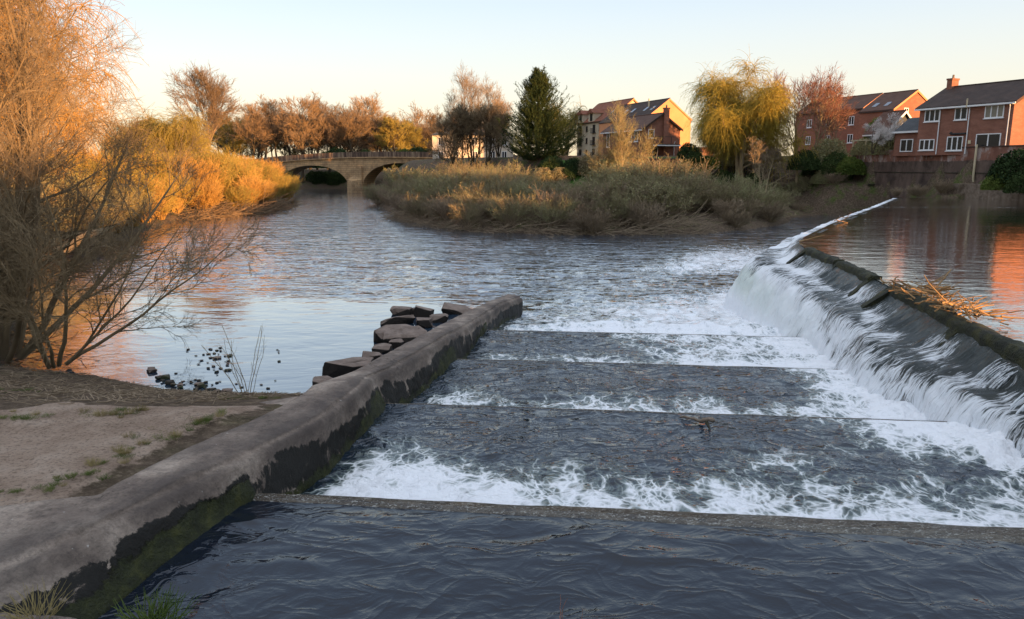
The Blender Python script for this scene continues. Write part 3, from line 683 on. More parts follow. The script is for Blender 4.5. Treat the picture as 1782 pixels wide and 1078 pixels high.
# camera-side abutment
mb = MB(); c = [at(-60, 1052, z=3.3), at(245, 1074, z=3.3)]
a, b = c; d = (b - a) / np.linalg.norm(b - a)
n_ = 60; V = []
for j in range(n_):
    p = a + (b - a) * j / (n_ - 1); w_ = (fbm(np.array([j * .25]), np.array([0.]), 4, 3)[0] - .5) * .05
    V += [(p[0], p[1] + w_, 3.3 - .04), (p[0], p[1] - .05 + w_, 3.3), (p[0], p[1] - 1.2, 3.32), (p[0], p[1] - 1.2, 1.5), (p[0], p[1] + w_, 1.5)]
i = np.arange(n_ * 5).reshape(n_, 5); j = np.roll(i, -1, 1)
ab = mesh_np('concrete_kerb', np.array(V), [np.stack([i[:-1], j[:-1], j[1:], i[1:]], -1).reshape(-1, 4), np.array([i[0][::-1]]), np.array([i[-1]])], M['wall'], smooth=False, attrs={'stain': np.zeros(n_ * 5), 'moss': np.zeros(n_ * 5)})
tag(ab, 'pale concrete kerb at the very bottom left, nearest the camera', 'kerb')

# ------------------------------------------------------------------ rocks
def rock_mesh(name, sx, sy, sz, seed, mat, flat=.5):
    import bmesh
    bm = bmesh.new(); rs = np.random.default_rng(seed); p = rs.uniform(-1, 1, (34, 3)); m_ = np.max(np.abs(p) ** 1.0, 1, keepdims=True); p = p / m_ * rs.uniform(.82, 1.0, (34, 1))
    p = np.clip(p, -.97, .97); p[:, 2] = np.clip(p[:, 2] + .25 * rs.uniform(-1, 1) * p[:, 0], -1, .8)
    for q_ in p: bm.verts.new((q_[0] * sx, q_[1] * sy, q_[2] * sz))
    r_ = bmesh.ops.convex_hull(bm, input=bm.verts[:]); bmesh.ops.delete(bm, geom=[g_ for g_ in r_['geom_interior'] if isinstance(g_, bmesh.types.BMVert)], context='VERTS')
    bmesh.ops.bevel(bm, geom=bm.edges[:], offset=min(sx, sy, sz) * .08, segments=1, affect='EDGES', clamp_overlap=True)
    bmesh.ops.triangulate(bm, faces=bm.faces[:]); bmesh.ops.subdivide_edges(bm, edges=bm.edges[:], cuts=1)
    for v in bm.verts:
        x, y, z = v.co; k = 1 + (fbm(np.array([x / sx * 2 + seed + z / sz]), np.array([y / sy * 2 - z / sz]), 4, seed)[0] - .5) * .16; v.co = (x * k, y * k, z * k)
    me = bpy.data.meshes.new(name); bm.to_mesh(me); bm.free(); me.materials.append(mat)
    return me
def rock_mat():
    t = NT('tumbled block'); p = t.pos(); nn = t.noise(p, 2.6, 6, .65)
    c = t.ramp(nn, [(.3, (.12, .085, .065)), (.5, (.20, .15, .12)), (.7, (.28, .215, .175))])
    g = t.n('NewGeometry'); sx = t.n('SeparateXYZ'); t.l(g.outputs['Normal'], sx.inputs[0]); sz = t.n('SeparateXYZ'); t.l(g.outputs['Position'], sz.inputs[0])
    steepn = t.math('ADD', t.math('MULTIPLY', sx.outputs[2], -1.0), t.math('MULTIPLY', t.math('SUBTRACT', nn, .5), 1.2))
    wet = t.ramp(t.math('ADD', steepn, .85), [(.35, 0.0), (.55, 1.0)])   # near-black where the faces turn steep
    c = t.mix(t.math('MULTIPLY', wet, .92), c, (.014, .011, .008))
    return t.fin(c, .75, t.bump(t.noise(p, 9, 7, .7), .8, .05), .3)
M['block'] = rock_mat()
ROCKS = [  # zoom px boxes (x0,x1,ytop,ybase), label
 (232, 560, 562, 705, 'large dark tilted block standing nearest the left pool'), (290, 450, 606, 700, 'pale flat-topped block leaning on the large dark one'),
 (160, 340, 702, 800, 'rounded block half under the wall edge, nearest of the tumbled blocks'), (500, 655, 545, 600, 'low dark block tucked against the wall behind the tilted block'),
 (583, 720, 482, 540, 'small wedge block lying flat beside the wall'), (700, 800, 455, 505, 'dark knobbly block touching the wall beside the wedge block'),
 (585, 900, 338, 462, 'long dark slab with square end jutting into the still pool'), (650, 975, 362, 478, 'broad pale slab lying across the long dark slab'),
 (625, 860, 287, 342, 'thin flat slab just above the water, reaching farthest left'), (885, 998, 287, 362, 'upright pale block between the slabs and the wall'),
 (706, 856, 207, 276, 'squarish brown block at the far left corner of the pile'), (850, 916, 216, 266, 'small round dark block beside the squarish brown one'),
 (860, 1000, 208, 288, 'tilted pale block at the back of the pile'), (975, 1110, 262, 325, 'dark rough block pressed against the wall near its far half'),
 (1066, 1262, 208, 268, 'long low dark block farthest along the wall')]
for k, (x0, x1, y0, y1, lab) in enumerate(ROCKS):
    px0, px1, pyt, pyb = 500 + x0 / 3.96, 500 + x1 / 3.96, 480 + y0 / 3.96, 480 + y1 / 3.96
    p = at((px0 + px1) / 2, pyb, z=0); sc_ = p[1] / F; wd = (px1 - px0) * sc_ * 1.08; hh = (pyb - pyt) * sc_ * .95
    dep = wd * .5 + .12; h = max(.25, hh - dep * .12)
    me = rock_mesh('stone_block', wd / 2, dep / 2, h * .75, 100 + k, M['block'])
    o = bpy.data.objects.new('stone_block', me); COL.objects.link(o); o.location = (p[0], p[1] + dep * .4, h * .42); o.rotation_euler = (rng.uniform(-.2, .25), rng.uniform(-.25, .25), rng.uniform(-.5, .5))
    tag(o, lab, 'rock', 'stone blocks tumbled against the concrete wall')
pm = [rock_mesh('stone', .5, .42, .3, 300 + k, M['block' if k % 2 else 'wetstone']) for k in range(5)]
for k in range(64):
    px = rng.uniform(305, 500); py = rng.uniform(606, 692)
    if px < 340 and py < 650: px += 60
    if 402 < px < 475 and py < 668: px -= 78
    p = at(px, py, z=0)
    if sdist(np.array([p[0]]), np.array([p[1]]), W)[0] > -.1: continue
    o = bpy.data.objects.new('stone', pm[k % 5]); COL.objects.link(o); s = rng.uniform(.045, .12) * (1.9 if k % 9 == 0 else 1); o.scale = (s * 1.2, s, s * rng.uniform(.45, .8)); o.location = (p[0], p[1], .02); o.rotation_euler = (0, 0, rng.uniform(0, 6))
    tag(o, 'small dark stone poking out of the still shallow water near the bare sapling', 'stone', 'stones dotting the shallow water')
for k in range(34):   # dark boulders along the muddy shoreline
    px = rng.uniform(262, 520); p = at(px, np.interp(px, [255, 300, 380, 420, 520], [642, 665, 682, 690, 692]) + rng.uniform(-5, 6), z=.05)
    o = bpy.data.objects.new('stone', pm[k % 5]); COL.objects.link(o); s = rng.uniform(.08, .30); o.scale = (s, s, s * .7); o.location = (p[0], p[1], .05); o.rotation_euler = (0, 0, rng.uniform(0, 6))
    tag(o, 'dark wet stone set in the muddy edge of the left bank', 'stone', 'stones along the muddy water edge')

# ------------------------------------------------------------------ vegetation generators
def unit(v): return v / (np.linalg.norm(v, axis=-1, keepdims=True) + 1e-9)
def grow(P, Rr, nper, ln, ang, K, t0=.3, t1=1.0, up=0.0, wig=.12, rr=.55, seed=0, tip=.25, out=0.0, rmin=None, ltaper=.5):
    r = np.random.default_rng(seed); N, K0, _ = P.shape
    idx = np.repeat(np.arange(N), nper); n = len(idx); t = r.uniform(t0, t1, n)
    f = t * (K0 - 1); a = np.minimum(f.astype(int), K0 - 2); b = f - a
    p = P[idx, a] * (1 - b)[:, None] + P[idx, a + 1] * b[:, None]; T = unit(P[idx, a + 1] - P[idx, a])
    rad = (Rr[idx, a] * (1 - b) + Rr[idx, a + 1] * b) * rr
    rv = unit(r.normal(size=(n, 3))); perp = unit(np.cross(T, rv)); an = ang * r.uniform(.6, 1.35, n)
    D = unit(T * np.cos(an)[:, None] + perp * np.sin(an)[:, None])
    L = ln * r.uniform(.55, 1.2, n) * (1 - ltaper * (t - t0) / (t1 - t0 + 1e-6))
    Q = np.zeros((n, K, 3)); Q[:, 0] = p; stp = (L / (K - 1))[:, None]
    for k in range(1, K):
        D = unit(D + r.normal(size=(n, 3)) * wig + np.array((0, 0, up)) ); Q[:, k] = Q[:, k - 1] + D * stp
    if rmin: rad = np.maximum(rad, rmin)
    Rq = rad[:, None] * np.linspace(1, tip, K)[None]
    return Q, Rq
def stems(n, h, spread, K, base=.15, up=.05, wig=.06, r0=.05, seed=0, tip=.25, lean=(0, 0)):
    r = np.random.default_rng(seed); az = r.uniform(0, 2 * np.pi, n); sp = spread * np.sqrt(r.uniform(.02, 1, n))
    D = unit(np.stack([np.cos(az) * sp + lean[0], np.sin(az) * sp + lean[1], np.ones(n)], -1)); Q = np.zeros((n, K, 3))
    Q[:, 0, 0] = np.cos(az) * base * r.uniform(0, 1, n); Q[:, 0, 1] = np.sin(az) * base * r.uniform(0, 1, n)
    L = h * r.uniform(.7, 1.05, n) / (K - 1)
    for k in range(1, K):
        D = unit(D + r.normal(size=(n, 3)) * wig + np.array((0, 0, up))); Q[:, k] = Q[:, k - 1] + D * L[:, None]
    return Q, np.full(n, r0)[:, None] * r.uniform(.7, 1.2, n)[:, None] * np.linspace(1, tip, K)[None]
def leaves(P, n, size, seed=0, spread=.05, droop=0, aspect=.45):
    r = np.random.default_rng(seed); N, K, _ = P.shape; idx = r.integers(0, N, n); f = r.uniform(.1, 1, n) * (K - 1); a = np.minimum(f.astype(int), K - 2); b = (f - a)[:, None]
    p = P[idx, a] * (1 - b) + P[idx, a + 1] * b + r.normal(size=(n, 3)) * spread
    u = unit(r.normal(size=(n, 3)) + np.array((0, 0, -droop))); v = unit(np.cross(u, r.normal(size=(n, 3)))); s = size * r.uniform(.6, 1.3, n)[:, None]
    V = np.stack([p - u * s, p + v * s * aspect, p + u * s, p - v * s * aspect], 1).reshape(-1, 3)
    return V, np.arange(n * 4).reshape(n, 4)
def wood(name, levels, mat, parent):
    mb = MB()
    for P, Rr, s in levels: mb.add(*tubes(P, Rr, s))
    return mb.build(name, mat, parent, True)
def crown(name, tw, lv, mat, parent, matl=None):
    mb = MB()
    for P, Rr in tw: mb.add(*tubes(P, Rr, 3))
    for V, Fq in lv: mb.add(V, Fq)
    return mb.build(name, mat, parent, True)

HOLD = []
def proto(name, cat): 
    o = empty(name, (0, 0, 0)); o['category'] = cat; HOLD.append(o); return o
USED = set()
def place(pr, loc, rz, sc, label, group=None):
    if pr.name not in USED:
        USED.add(pr.name); pr.location = loc; pr.rotation_euler = (0, 0, rz); pr.scale = (sc, sc, sc) if np.isscalar(sc) else sc; tag(pr, label, None, group); return pr
    return dup(pr, loc, rz, sc, label, group)
def gz(x, y): return float(hgt(np.array([float(x)]), np.array([float(y)]))[0])

def shrub(seed, mat_t, mat_l, h=3.0, n=46, leaf=.05, nl=2600, spread=1.05, rw=.012, name='willow_bush', cat='bush'):
    o = proto(name, cat)
    P0_, R0_ = stems(n, h, spread, 7, .5, .05, .09, rw * 1.7, seed, .45)
    P1, R1 = grow(P0_, R0_, 9, h * .40, .62, 4, .2, .95, .04, .14, .7, seed + 1, .6, rmin=rw)
    P2, R2 = grow(P1, R1, 2, h * .2, .5, 3, .3, 1, .05, .1, .8, seed + 2, .6, rmin=rw * .8)
    wood('stem', [(P0_, R0_, 3), (P1[::2], R1[::2], 3)], mat_t, o)
    crown('foliage', [(P1[1::2], R1[1::2]), (P2, R2)], [leaves(np.concatenate([P1]), nl, leaf, seed + 3, .08)], mat_l, o)
    return o
def bare_tree(seed, h=14, trunk_h=.35, spread=.5, mat_w=None, mat_c=None, name='bare_tree', rw=.03, ntw=6, leaf=0, nl=0, nst=1, r0=.35, l1=14, droop=0., up=.06, ang=.65, l2=7):
    o = proto(name, 'tree')
    P0_, R0_ = stems(nst, h * .92, spread if nst > 1 else .06, 10, .25, .08, .06, r0, seed, .12)
    P1, R1 = grow(P0_, R0_, l1, h * .5, ang, 8, trunk_h, .97, up, .10, .42, seed + 1, .2)
    P2, R2 = grow(P1, R1, l2, h * .23, .6, 6, .25, 1, up * .8 - droop * .3, .12, .5, seed + 2, .3, rmin=rw * 1.3)
    P3, R3 = grow(P2, R2, ntw, h * .12, .6, 4, .15, 1, .04 - droop * .7, .12, .6, seed + 3, .5, rmin=rw)
    P4, R4 = grow(P3, R3, 2, h * .07, .5, 3, .2, 1, .03 - droop, .1, .7, seed + 4, .5, rmin=rw * .8)
    wood('trunk', [(P0_, R0_, 8), (P1, R1, 5), (P2, R2, 3)], mat_w or M['darkbark'], o)
    lv = [leaves(np.concatenate([P3]), nl, leaf, seed + 5, .12, droop * 2)] if nl else []
    crown('crown', [(P3, R3), (P4, R4)], lv, mat_c or M['autumn'], o)
    return o
def weeping(seed, h=14, r=6, mat_w=None, mat_c=None, nstr=2600, rw=.025, leaf=.12, nl=9000, sl=4.0, name='weeping_willow', lo=.35):
    o = proto(name, 'tree')
    P0_, R0_ = stems(3, h * .6, .35, 8, .3, .02, .08, .4, seed, .35)
    P1, R1 = grow(P0_, R0_, 11, h * .55, .85, 8, lo, 1, .07, .12, .5, seed + 1, .2)
    P2, R2 = grow(P1, R1, 6, h * .2, .7, 6, .3, 1, .05, .15, .5, seed + 2, .3, rmin=rw * 1.5)
    nper = max(1, nstr // len(P2))
    P3, R3 = grow(P2, R2, nper, sl, 1.0, 8, .1, 1, -.27, .16, .5, seed + 3, .5, rmin=rw, ltaper=.1)
    wood('trunk', [(P0_, R0_, 8), (P1, R1, 5), (P2, R2, 3)], mat_w or M['palebark'], o)
    crown('crown', [(P3, R3)], [leaves(P3, nl, leaf, seed + 4, .10, 1.5, .3)], mat_c or M['goldleaf'], o)
    return o
def hedge_bush(seed, mat, h=2, r=1.4, nl=5000, leaf=.10, name='evergreen_bush', cat='bush'):
    o = proto(name, cat); rs = np.random.default_rng(seed)
    P0_, R0_ = stems(14, h, .8, 5, .3, .02, .1, .03, seed, .4)
    wood('stem', [(P0_, R0_, 3)], M['darkbark'], o)
    d = unit(rs.normal(size=(nl, 3))); d[:, 2] = np.abs(d[:, 2]) * 1.0
    rad = (.55 + .45 * rs.uniform(0, 1, nl) ** .5) * (.75 + .5 * fbm(d[:, 0] * 2 + seed, d[:, 1] * 2 + d[:, 2], 3, seed))
    p = d * rad[:, None] * np.array((r, r, h)); u = unit(rs.normal(size=(nl, 3))); v = unit(np.cross(u, rs.normal(size=(nl, 3)))); s = leaf
    V = np.stack([p - u * s, p + v * s * .5, p + u * s, p - v * s * .5], 1).reshape(-1, 3)
    mb = MB(); mb.add(V, np.arange(nl * 4).reshape(nl, 4)); mb.build('foliage', mat, o, True); return o

# --- island willow scrub
scr = [shrub(10, M['brownscrub'], M['olive'], 3.0), shrub(20, M['brownscrub'], M['olive'], 3.2, nl=5200, leaf=.06), shrub(30, M['brownscrub'], M['brownscrub'], 2.6, nl=700),
       shrub(40, M['brownscrub'], M['olive'], 3.4, nl=3500), shrub(50, M['twig'], M['brownscrub'], 2.2, n=60, nl=500, spread=1.2)]
GL = ['olive-leaved willow scrub bush in the thicket on the island', 'brown twiggy scrub bush in the thicket on the island']
isl_pts = []
rs = np.random.default_rng(3)
for _ in range(9000):
    x = rs.uniform(-30, 27); y = rs.uniform(62, 128)
    if x > 18 and y > 80 and rs.uniform() < .6: continue
    d = sdist(np.array([x]), np.array([y]), W)[0]
    mid = np.interp(y, [60, 95, 125, 160], [-15, -22, -31, -38])
    if d < .35 or x < mid: continue
    if y > np.interp(x, [-30, -10, -2, 2, 30], [122, 118, 108, 84, 80]): continue
    if any((x - a) ** 2 + (y - b) ** 2 < (2.15 + .018 * (y - 62)) ** 2 for a, b, _ in isl_pts): continue
    isl_pts.append((x, y, d))
for x, y, d in isl_pts:
    front = d < 3.5
    if front and x > 14 and rs.uniform() < .5: continue
    k = int(rs.choice([2, 4, 0], p=[.4, .35, .25])) if front else int(rs.choice([0, 1, 3, 2], p=[.3, .3, .25, .15]))
    s = rs.uniform(.8, 1.05) if front else rs.uniform(.95, 1.4)
    if x > 17: s *= .8
    if 0 < x / y < .135 and y > 70: s *= .66
    if x / y > .15: s *= 1.2
    if 98 < y and x < -2: s *= 1.1
    place(scr[k], (x, y, gz(x, y) - .05), rs.uniform(0, 6.28), (s * 1.15, s * 1.15, s), GL[0] if k in (0, 1, 3) else GL[1], 'willow scrub on the island')
for _ in range(34):
    x = rs.uniform(19, 41); y = rs.uniform(70, 93)
    d = sdist(np.array([x]), np.array([y]), W)[0]
    if d < .6 or abs(x - .5 * y) < 0: continue
    s = rs.uniform(.45, .85) * (1 if d > 3 else .7); k = int(rs.choice([2, 4, 0]))
    place(scr[k], (x, y, gz(x, y) - .05), rs.uniform(0, 6.28), (s * 1.3, s * 1.3, s), 'low brown scrub bush on the earthy bank between the island and the weir end', 'scrub on the bank by the weir end')
# --- left bank sunlit willow scrub
GR = ['yellow-green willow bush in the sunlit row on the far left bank', 'orange-brown twiggy bush in the sunlit row on the far left bank']
lb = [shrub(110, M['willowtwig'], M['goldgreen'], 4.6, n=70, nl=6500, leaf=.07, spread=.6, rw=.016), shrub(120, M['willowtwig'], M['willowtwig'], 4.2, n=90, nl=3000, leaf=.06, spread=.7, rw=.016), shrub(130, M['willowtwig'], M['goldgreen'], 4.0, n=60, nl=4500, leaf=.06, spread=.7, rw=.016)]
cnt = []
for _ in range(5000):
    y = rs.uniform(48, 150); x = rs.uniform(-75, -26)
    d = sdist(np.array([x]), np.array([y]), W)[0]; mid = np.interp(y, [0, 60, 95, 125, 160, 185], [-3, -15, -22, -31, -38, -45])
    if x > mid or d < .4 or d > 15: continue
    if any((x - a) ** 2 + (y - b) ** 2 < 3.0 ** 2 for a, b in cnt): continue
    cnt.append((x, y)); k = int(rs.integers(0, 3)); s = rs.uniform(.95, 1.3) * (1.0 if d > 3 else .75)
    place(lb[k], (x, y, gz(x, y) - .05), rs.uniform(0, 6.28), s, GR[0] if k != 1 else GR[1], 'sunlit willow bushes on the left bank')
# --- shaded bushes behind the foreground tree, on the left bank
GS = 'shaded olive-brown bush on the left bank behind the leaning bare tree'
sb = [shrub(210, M['twig'], M['olive'], 4.2, n=60, nl=5000, leaf=.045, spread=.9, rw=.010), shrub(220, M['twig'], M['twig'], 3.6, n=80, nl=500, spread=1.0, rw=.010)]
cnt = []
for _ in range(3000):
    y = rs.uniform(21, 60); x = rs.uniform(-50, -14)
    d = sdist(np.array([x]), np.array([y]), W)[0]; mid = np.interp(y, [0, 60], [-3, -15])
    if x > mid or d < .4 or d > 14 or x / y < -1.0: continue
    if any((x - a) ** 2 + (y - b) ** 2 < 2.9 ** 2 for a, b in cnt): continue
    cnt.append((x, y)); k = int(rs.integers(0, 2)); s = rs.uniform(.75, 1.2)
    place(sb[k], (x, y, gz(x, y) - .05), rs.uniform(0, 6.28), s, GS, 'shaded bushes on the left bank')
pts_ = np.array([(-23, 30.5), (-27, 36), (-30, 48), (-30, 55), (-33, 67), (-36, 79)]); sg_ = np.concatenate([[0], np.cumsum(np.linalg.norm(np.diff(pts_, axis=0), axis=1))])
for k, q_ in enumerate(np.arange(1, sg_[-1], 2.6)):
    x = np.interp(q_, sg_, pts_[:, 0]) - .9 + rs.normal() * .4; y = np.interp(q_, sg_, pts_[:, 1]) + rs.normal() * .4
    place(sb[0] if y < 66 else lb[k % 3], (x, y, max(gz(x, y), .05) - .05), rs.uniform(0, 6.28), rs.uniform(.8, 1.1), 'bush overhanging the water along the left shore behind the bare trees', 'bushes overhanging the left shore')
# --- foreground bare trees (left)
def fg_tree(seed, h, n, spread, lean, r0, loc, label, l1=10, l2=7, l3=7, l4=3, mat=None):
    o = empty('bare_willow', loc, 0, label, 'tree')
    P0_, R0_ = stems(n, h, spread, 12, .35, .04, .07, r0, seed, .18, lean)
    P1, R1 = grow(P0_, R0_, l1, h * .42, .7, 9, .18, .97, .05, .11, .5, seed + 1, .2)
    P2, R2 = grow(P1, R1, l2, h * .2, .65, 7, .2, 1, .03, .13, .5, seed + 2, .3, rmin=.009)
    P3, R3 = grow(P2, R2, l3, h * .10, .6, 5, .2, 1, .02, .12, .6, seed + 3, .4, rmin=.006)
    P4, R4 = grow(P3, R3, l4, h * .05, .55, 3, .2, 1, .02, .1, .7, seed + 4, .5, rmin=.0045)
    wood('trunk', [(P0_, R0_, 8), (P1, R1, 6), (P2, R2, 4)], M['twig'], o)
    crown('crown', [(P3, R3), (P4, R4)], [leaves(P4, 5000, .018, seed + 5, .03)], mat or M['twig'], o)
    return o
fg_tree(501, 12.5, 7, .42, (.22, .05), .15, (-15.6, 21.6, .6), 'tall many-stemmed bare willow filling the left edge of the view', 12, 8, 8, 2)
fg_tree(502, 7.5, 6, .8, (.62, -.10), .10, (-14.3, 20.6, .2), 'low bare willow leaning right over the water at the left bank', 10, 7, 6, 2)
fg_tree(503, 10.5, 6, .6, (-.05, .1), .12, (-19.5, 23.5, 1.2), 'bare willow behind the tall many-stemmed one, cut by the left frame edge', 11, 8, 7, 2)
fg_tree(504, 5.5, 9, 1.3, (.3, -.2), .05, (-16.2, 20.2, .6), 'low tangled bare thicket willow at the foot of the tall one', 8, 6, 5, 2)
fg_tree(505, 6.0, 7, 1.1, (.5, -.1), .06, (-12.9, 20.4, .1), 'small bare willow with drooping twigs nearest the still pool', 8, 7, 6, 2)
# --- big golden willow(s) behind on the left
gw = weeping(601, 22, 8, M['willowtwig'], M['willowtwig'], 5200, .022, .06, 14000, 4.5)
place(gw, (-42, 57, 2.3), .3, 1.0, 'huge golden weeping willow lit orange behind the bare trees', 'golden willows on the left bank')
place(gw, (-54, 66, 2.5), 2.3, 1.05, 'second golden weeping willow, at the left frame edge', 'golden willows on the left bank')
place(gw, (-47, 76, 2.5), 4.1, .8, 'golden weeping willow stepping down toward the sunlit bushes', 'golden willows on the left bank')
gw2 = weeping(611, 14, 7, M['twig'], M['goldgreen'], 7000, .022, .08, 26000, 3.3, lo=.12)
place(gw2, (-50, 112, 2.5), .3, 1.05, 'rounded yellow-green willow below the tall bare tree', 'rounded willows left of the bridge')
place(gw2, (-59, 122, 2.5), 2.3, 1.05, 'rounded yellow-green willow left of the one below the tall bare tree', 'rounded willows left of the bridge')
tb_ = bare_tree(621, 21, .35, .5, M['autumn'], M['autumn'], 'bare_tree', .03, 8, nst=1, l1=30, ang=.6)
p = at(360, 200, Y=140); place(tb_, (p[0], 140, 3.5), 0, (1.0, 1.0, .98), 'tall bare fan-shaped tree rising alone above the rounded willow', None)
# --- far treeline behind the bridge
ft = [bare_tree(701, 19, .34, .5, M['darkbark'], M['autumn'], 'woodland_tree', .04, 7, .08, 3000, l1=22, r0=.45, ang=.8), bare_tree(711, 19, .36, .5, M['darkbark'], M['autumn'], 'woodland_tree', .04, 7, .07, 2000, l1=22, r0=.4, ang=.85),
      bare_tree(721, 17, .18, .5, M['darkbark'], M['goldgreen'], 'woodland_tree', .05, 7, .14, 8000, l1=22, r0=.4, ang=.85), bare_tree(731, 18, .25, .35, M['darkbark'], M['brownscrub'], 'woodland_tree', .045, 6, l1=16, nst=3, r0=.3, ang=.7)]
FL = ['russet-crowned bare tree in the wood behind the bridge', 'brown bare-crowned tree in the wood behind the bridge', 'yellow-green budding tree in the wood behind the bridge', 'thin many-stemmed tree in the wood behind the bridge']
line = [(432, 185, 200, 0), (455, 182, 215, 1), (478, 178, 205, 0), (500, 172, 220, 1), (520, 175, 200, 0), (545, 178, 210, 0), (568, 182, 205, 1), (590, 178, 225, 3), (612, 172, 205, 1), (632, 173, 220, 0), (652, 182, 215, 1), (668, 196, 225, 3),
        (682, 195, 210, 2), (700, 202, 220, 2), (718, 215, 225, 2), (742, 215, 235, 3), (400, 190, 210, 2), (380, 195, 225, 0), (770, 200, 230, 1), (440, 200, 240, 3), (535, 195, 245, 3), (600, 195, 250, 1)]
line += [(px_ + .5, 200 + (px_ * 7 % 13), 245 + (px_ * 5 % 23), (px_ // 9) % 4) for px_ in range(395, 790, 19)]
for k, (px, pt, Y_, v) in enumerate(line):
    p = at(px, pt, Y=Y_); z0 = gz(p[0], Y_); s = (p[2] - z0) / 20.0
    place(ft[v], (p[0], Y_, z0), k * 1.3, (s * 1.12, s * 1.12, s), FL[v], 'trees of the wood behind the bridge')
p = at(737, 178, Y=230); lone = bare_tree(741, 20, .35, .5, M['autumn'], M['autumn'], 'bare_tree', .05, 4, l1=11, l2=5, r0=.35)
place(lone, (p[0], 230, 5), 1, (p[2] - 5) / 20, 'lone slender bare tree standing clear right of the wood')
hb = [hedge_bush(801, M['darkleaf'], 2.2, 1.8), hedge_bush(811, M['springleaf'], 2.0, 1.7), hedge_bush(821, M['olive'], 2.2, 1.9)]
for k, (px, Y_, s, v) in enumerate([(590, 190, 2.2, 0), (640, 192, 2.0, 0), (570, 195, 1.8, 0), (700, 185, 2.3, 1), (722, 182, 2.2, 0), (738, 178, 2.0, 0), (680, 188, 1.8, 1), (660, 190, 1.7, 0), (545, 200, 1.4, 0)]):
    p = at(px, 270, Y=Y_); place(hb[v], (p[0], Y_, 5.5), k, (s * 1.1, s * 1.1, s), 'dark green undergrowth bush beneath the trees behind the bridge', 'undergrowth behind the bridge')
# --- slender pale poplars and dark thicket left of the conifer
pop = bare_tree(901, 18, .15, .3, M['autumn'], M['brownscrub'], 'poplar', .026, 4, l1=20, ang=.24, up=.12, r0=.18, l2=4)
for k, (px, pt, Y_) in enumerate([(803, 128, 135), (818, 138, 138), (835, 150, 134), (846, 146, 140), (862, 158, 137), (790, 165, 139)]):
    p = at(px, pt, Y=Y_); z0 = gz(p[0], Y_); place(pop, (p[0], Y_, z0), k * 2, ((p[2] - z0) / 20, (p[2] - z0) / 20, (p[2] - z0) / 18), 'slender pale bare poplar in the row left of the dark conifer', 'slender poplars left of the conifer')
dk = bare_tree(911, 9, .25, .4, M['darkbark'], M['twig'], 'bare_tree', .020, 5, nst=5, l1=10, r0=.14)
for k, (px, pt, Y_) in enumerate([(800, 205, 118), (822, 195, 120), (846, 195, 117), (868, 205, 121)]):
    p = at(px, pt, Y=Y_); z0 = gz(p[0], Y_); place(dk, (p[0], Y_, z0), k * 1.7, (p[2] - z0) / 8.6, 'dark many-stemmed bare tree in front of the pale house', 'dark bare trees before the pale house')
# --- conifer
def conifer(x, y, z, h, r):
    o = empty('conifer', (x, y, z), 0, 'tall dark green conifer with ragged spiky outline beside the cream building', 'tree'); rs = np.random.default_rng(5)
    mb = MB(); mb.tube([(0, 0, 0), (0, 0, h * .5), (0.1, 0, h)], [.35, .22, .03], 8); mb.build('trunk', M['darkbark'], o, True)
    n = 950; f = rs.uniform(.04 ** .8, 1, n) ** 1.25; az = rs.uniform(0, 2 * np.pi, n); zz = h * f * (.86 + .12 * vnoise(az * 1.3, f * 0 + 2, 6))
    env = r * np.interp(f, [.04, .14, .3, .5, .7, .85, .95, 1], [.90, 1.0, .88, .66, .42, .24, .12, .03])
    lump = .62 + .75 * vnoise(az * 2.4, f * 14, 4); Lb = env * lump * rs.uniform(.75, 1.15, n) + .15
    K = 8; t_ = np.linspace(0, 1, K); P = np.zeros((n, K, 3)); el = np.interp(f, [0, .5, 1], [.05, .35, 1.1])
    P[..., 0] = np.cos(az)[:, None] * Lb[:, None] * t_ ; P[..., 1] = np.sin(az)[:, None] * Lb[:, None] * t_; P[..., 2] = zz[:, None] + Lb[:, None] * (el[:, None] * t_ + .35 * t_ ** 3 - .10 * t_)
    Rr = .03 * (1 - .6 * t_)[None] + 0 * Lb[:, None]
    P1, R1 = grow(P, Rr, 16, .75, .55, 4, .2, 1, .16, .10, .8, 7, .4, rmin=.018, ltaper=.35)
    V, Fq = leaves(P1, 70000, .10, 9, .04, -1.2, .3)
    mb = MB(); mb.add(*tubes(P, Rr, 3)); mb.add(*tubes(P1, R1, 3)); mb.add(V, Fq); mb.build('crown', M['conifer'], o, True); return o
p = at(938, 285, Y=108); top = at(920, 118, Y=108); conifer(p[0] - .2, 108, 6.2, top[2] - 6.2, 5.2)
pt_ = weeping(921, 12, 4, M['palebark'], M['goldgreen'], 1500, .03, .08, 4500, 3)
p = at(985, 165, Y=160); place(pt_, (p[0], 160, 7), 0, (p[2] - 7) / 11, 'pale yellow weeping tree showing behind the conifer')
p = at(865, 165, Y=165); place(tb_, (p[0], 165, 7), 2, (p[2] - 7) / 22, 'pinkish bare tree between the poplars and the conifer')
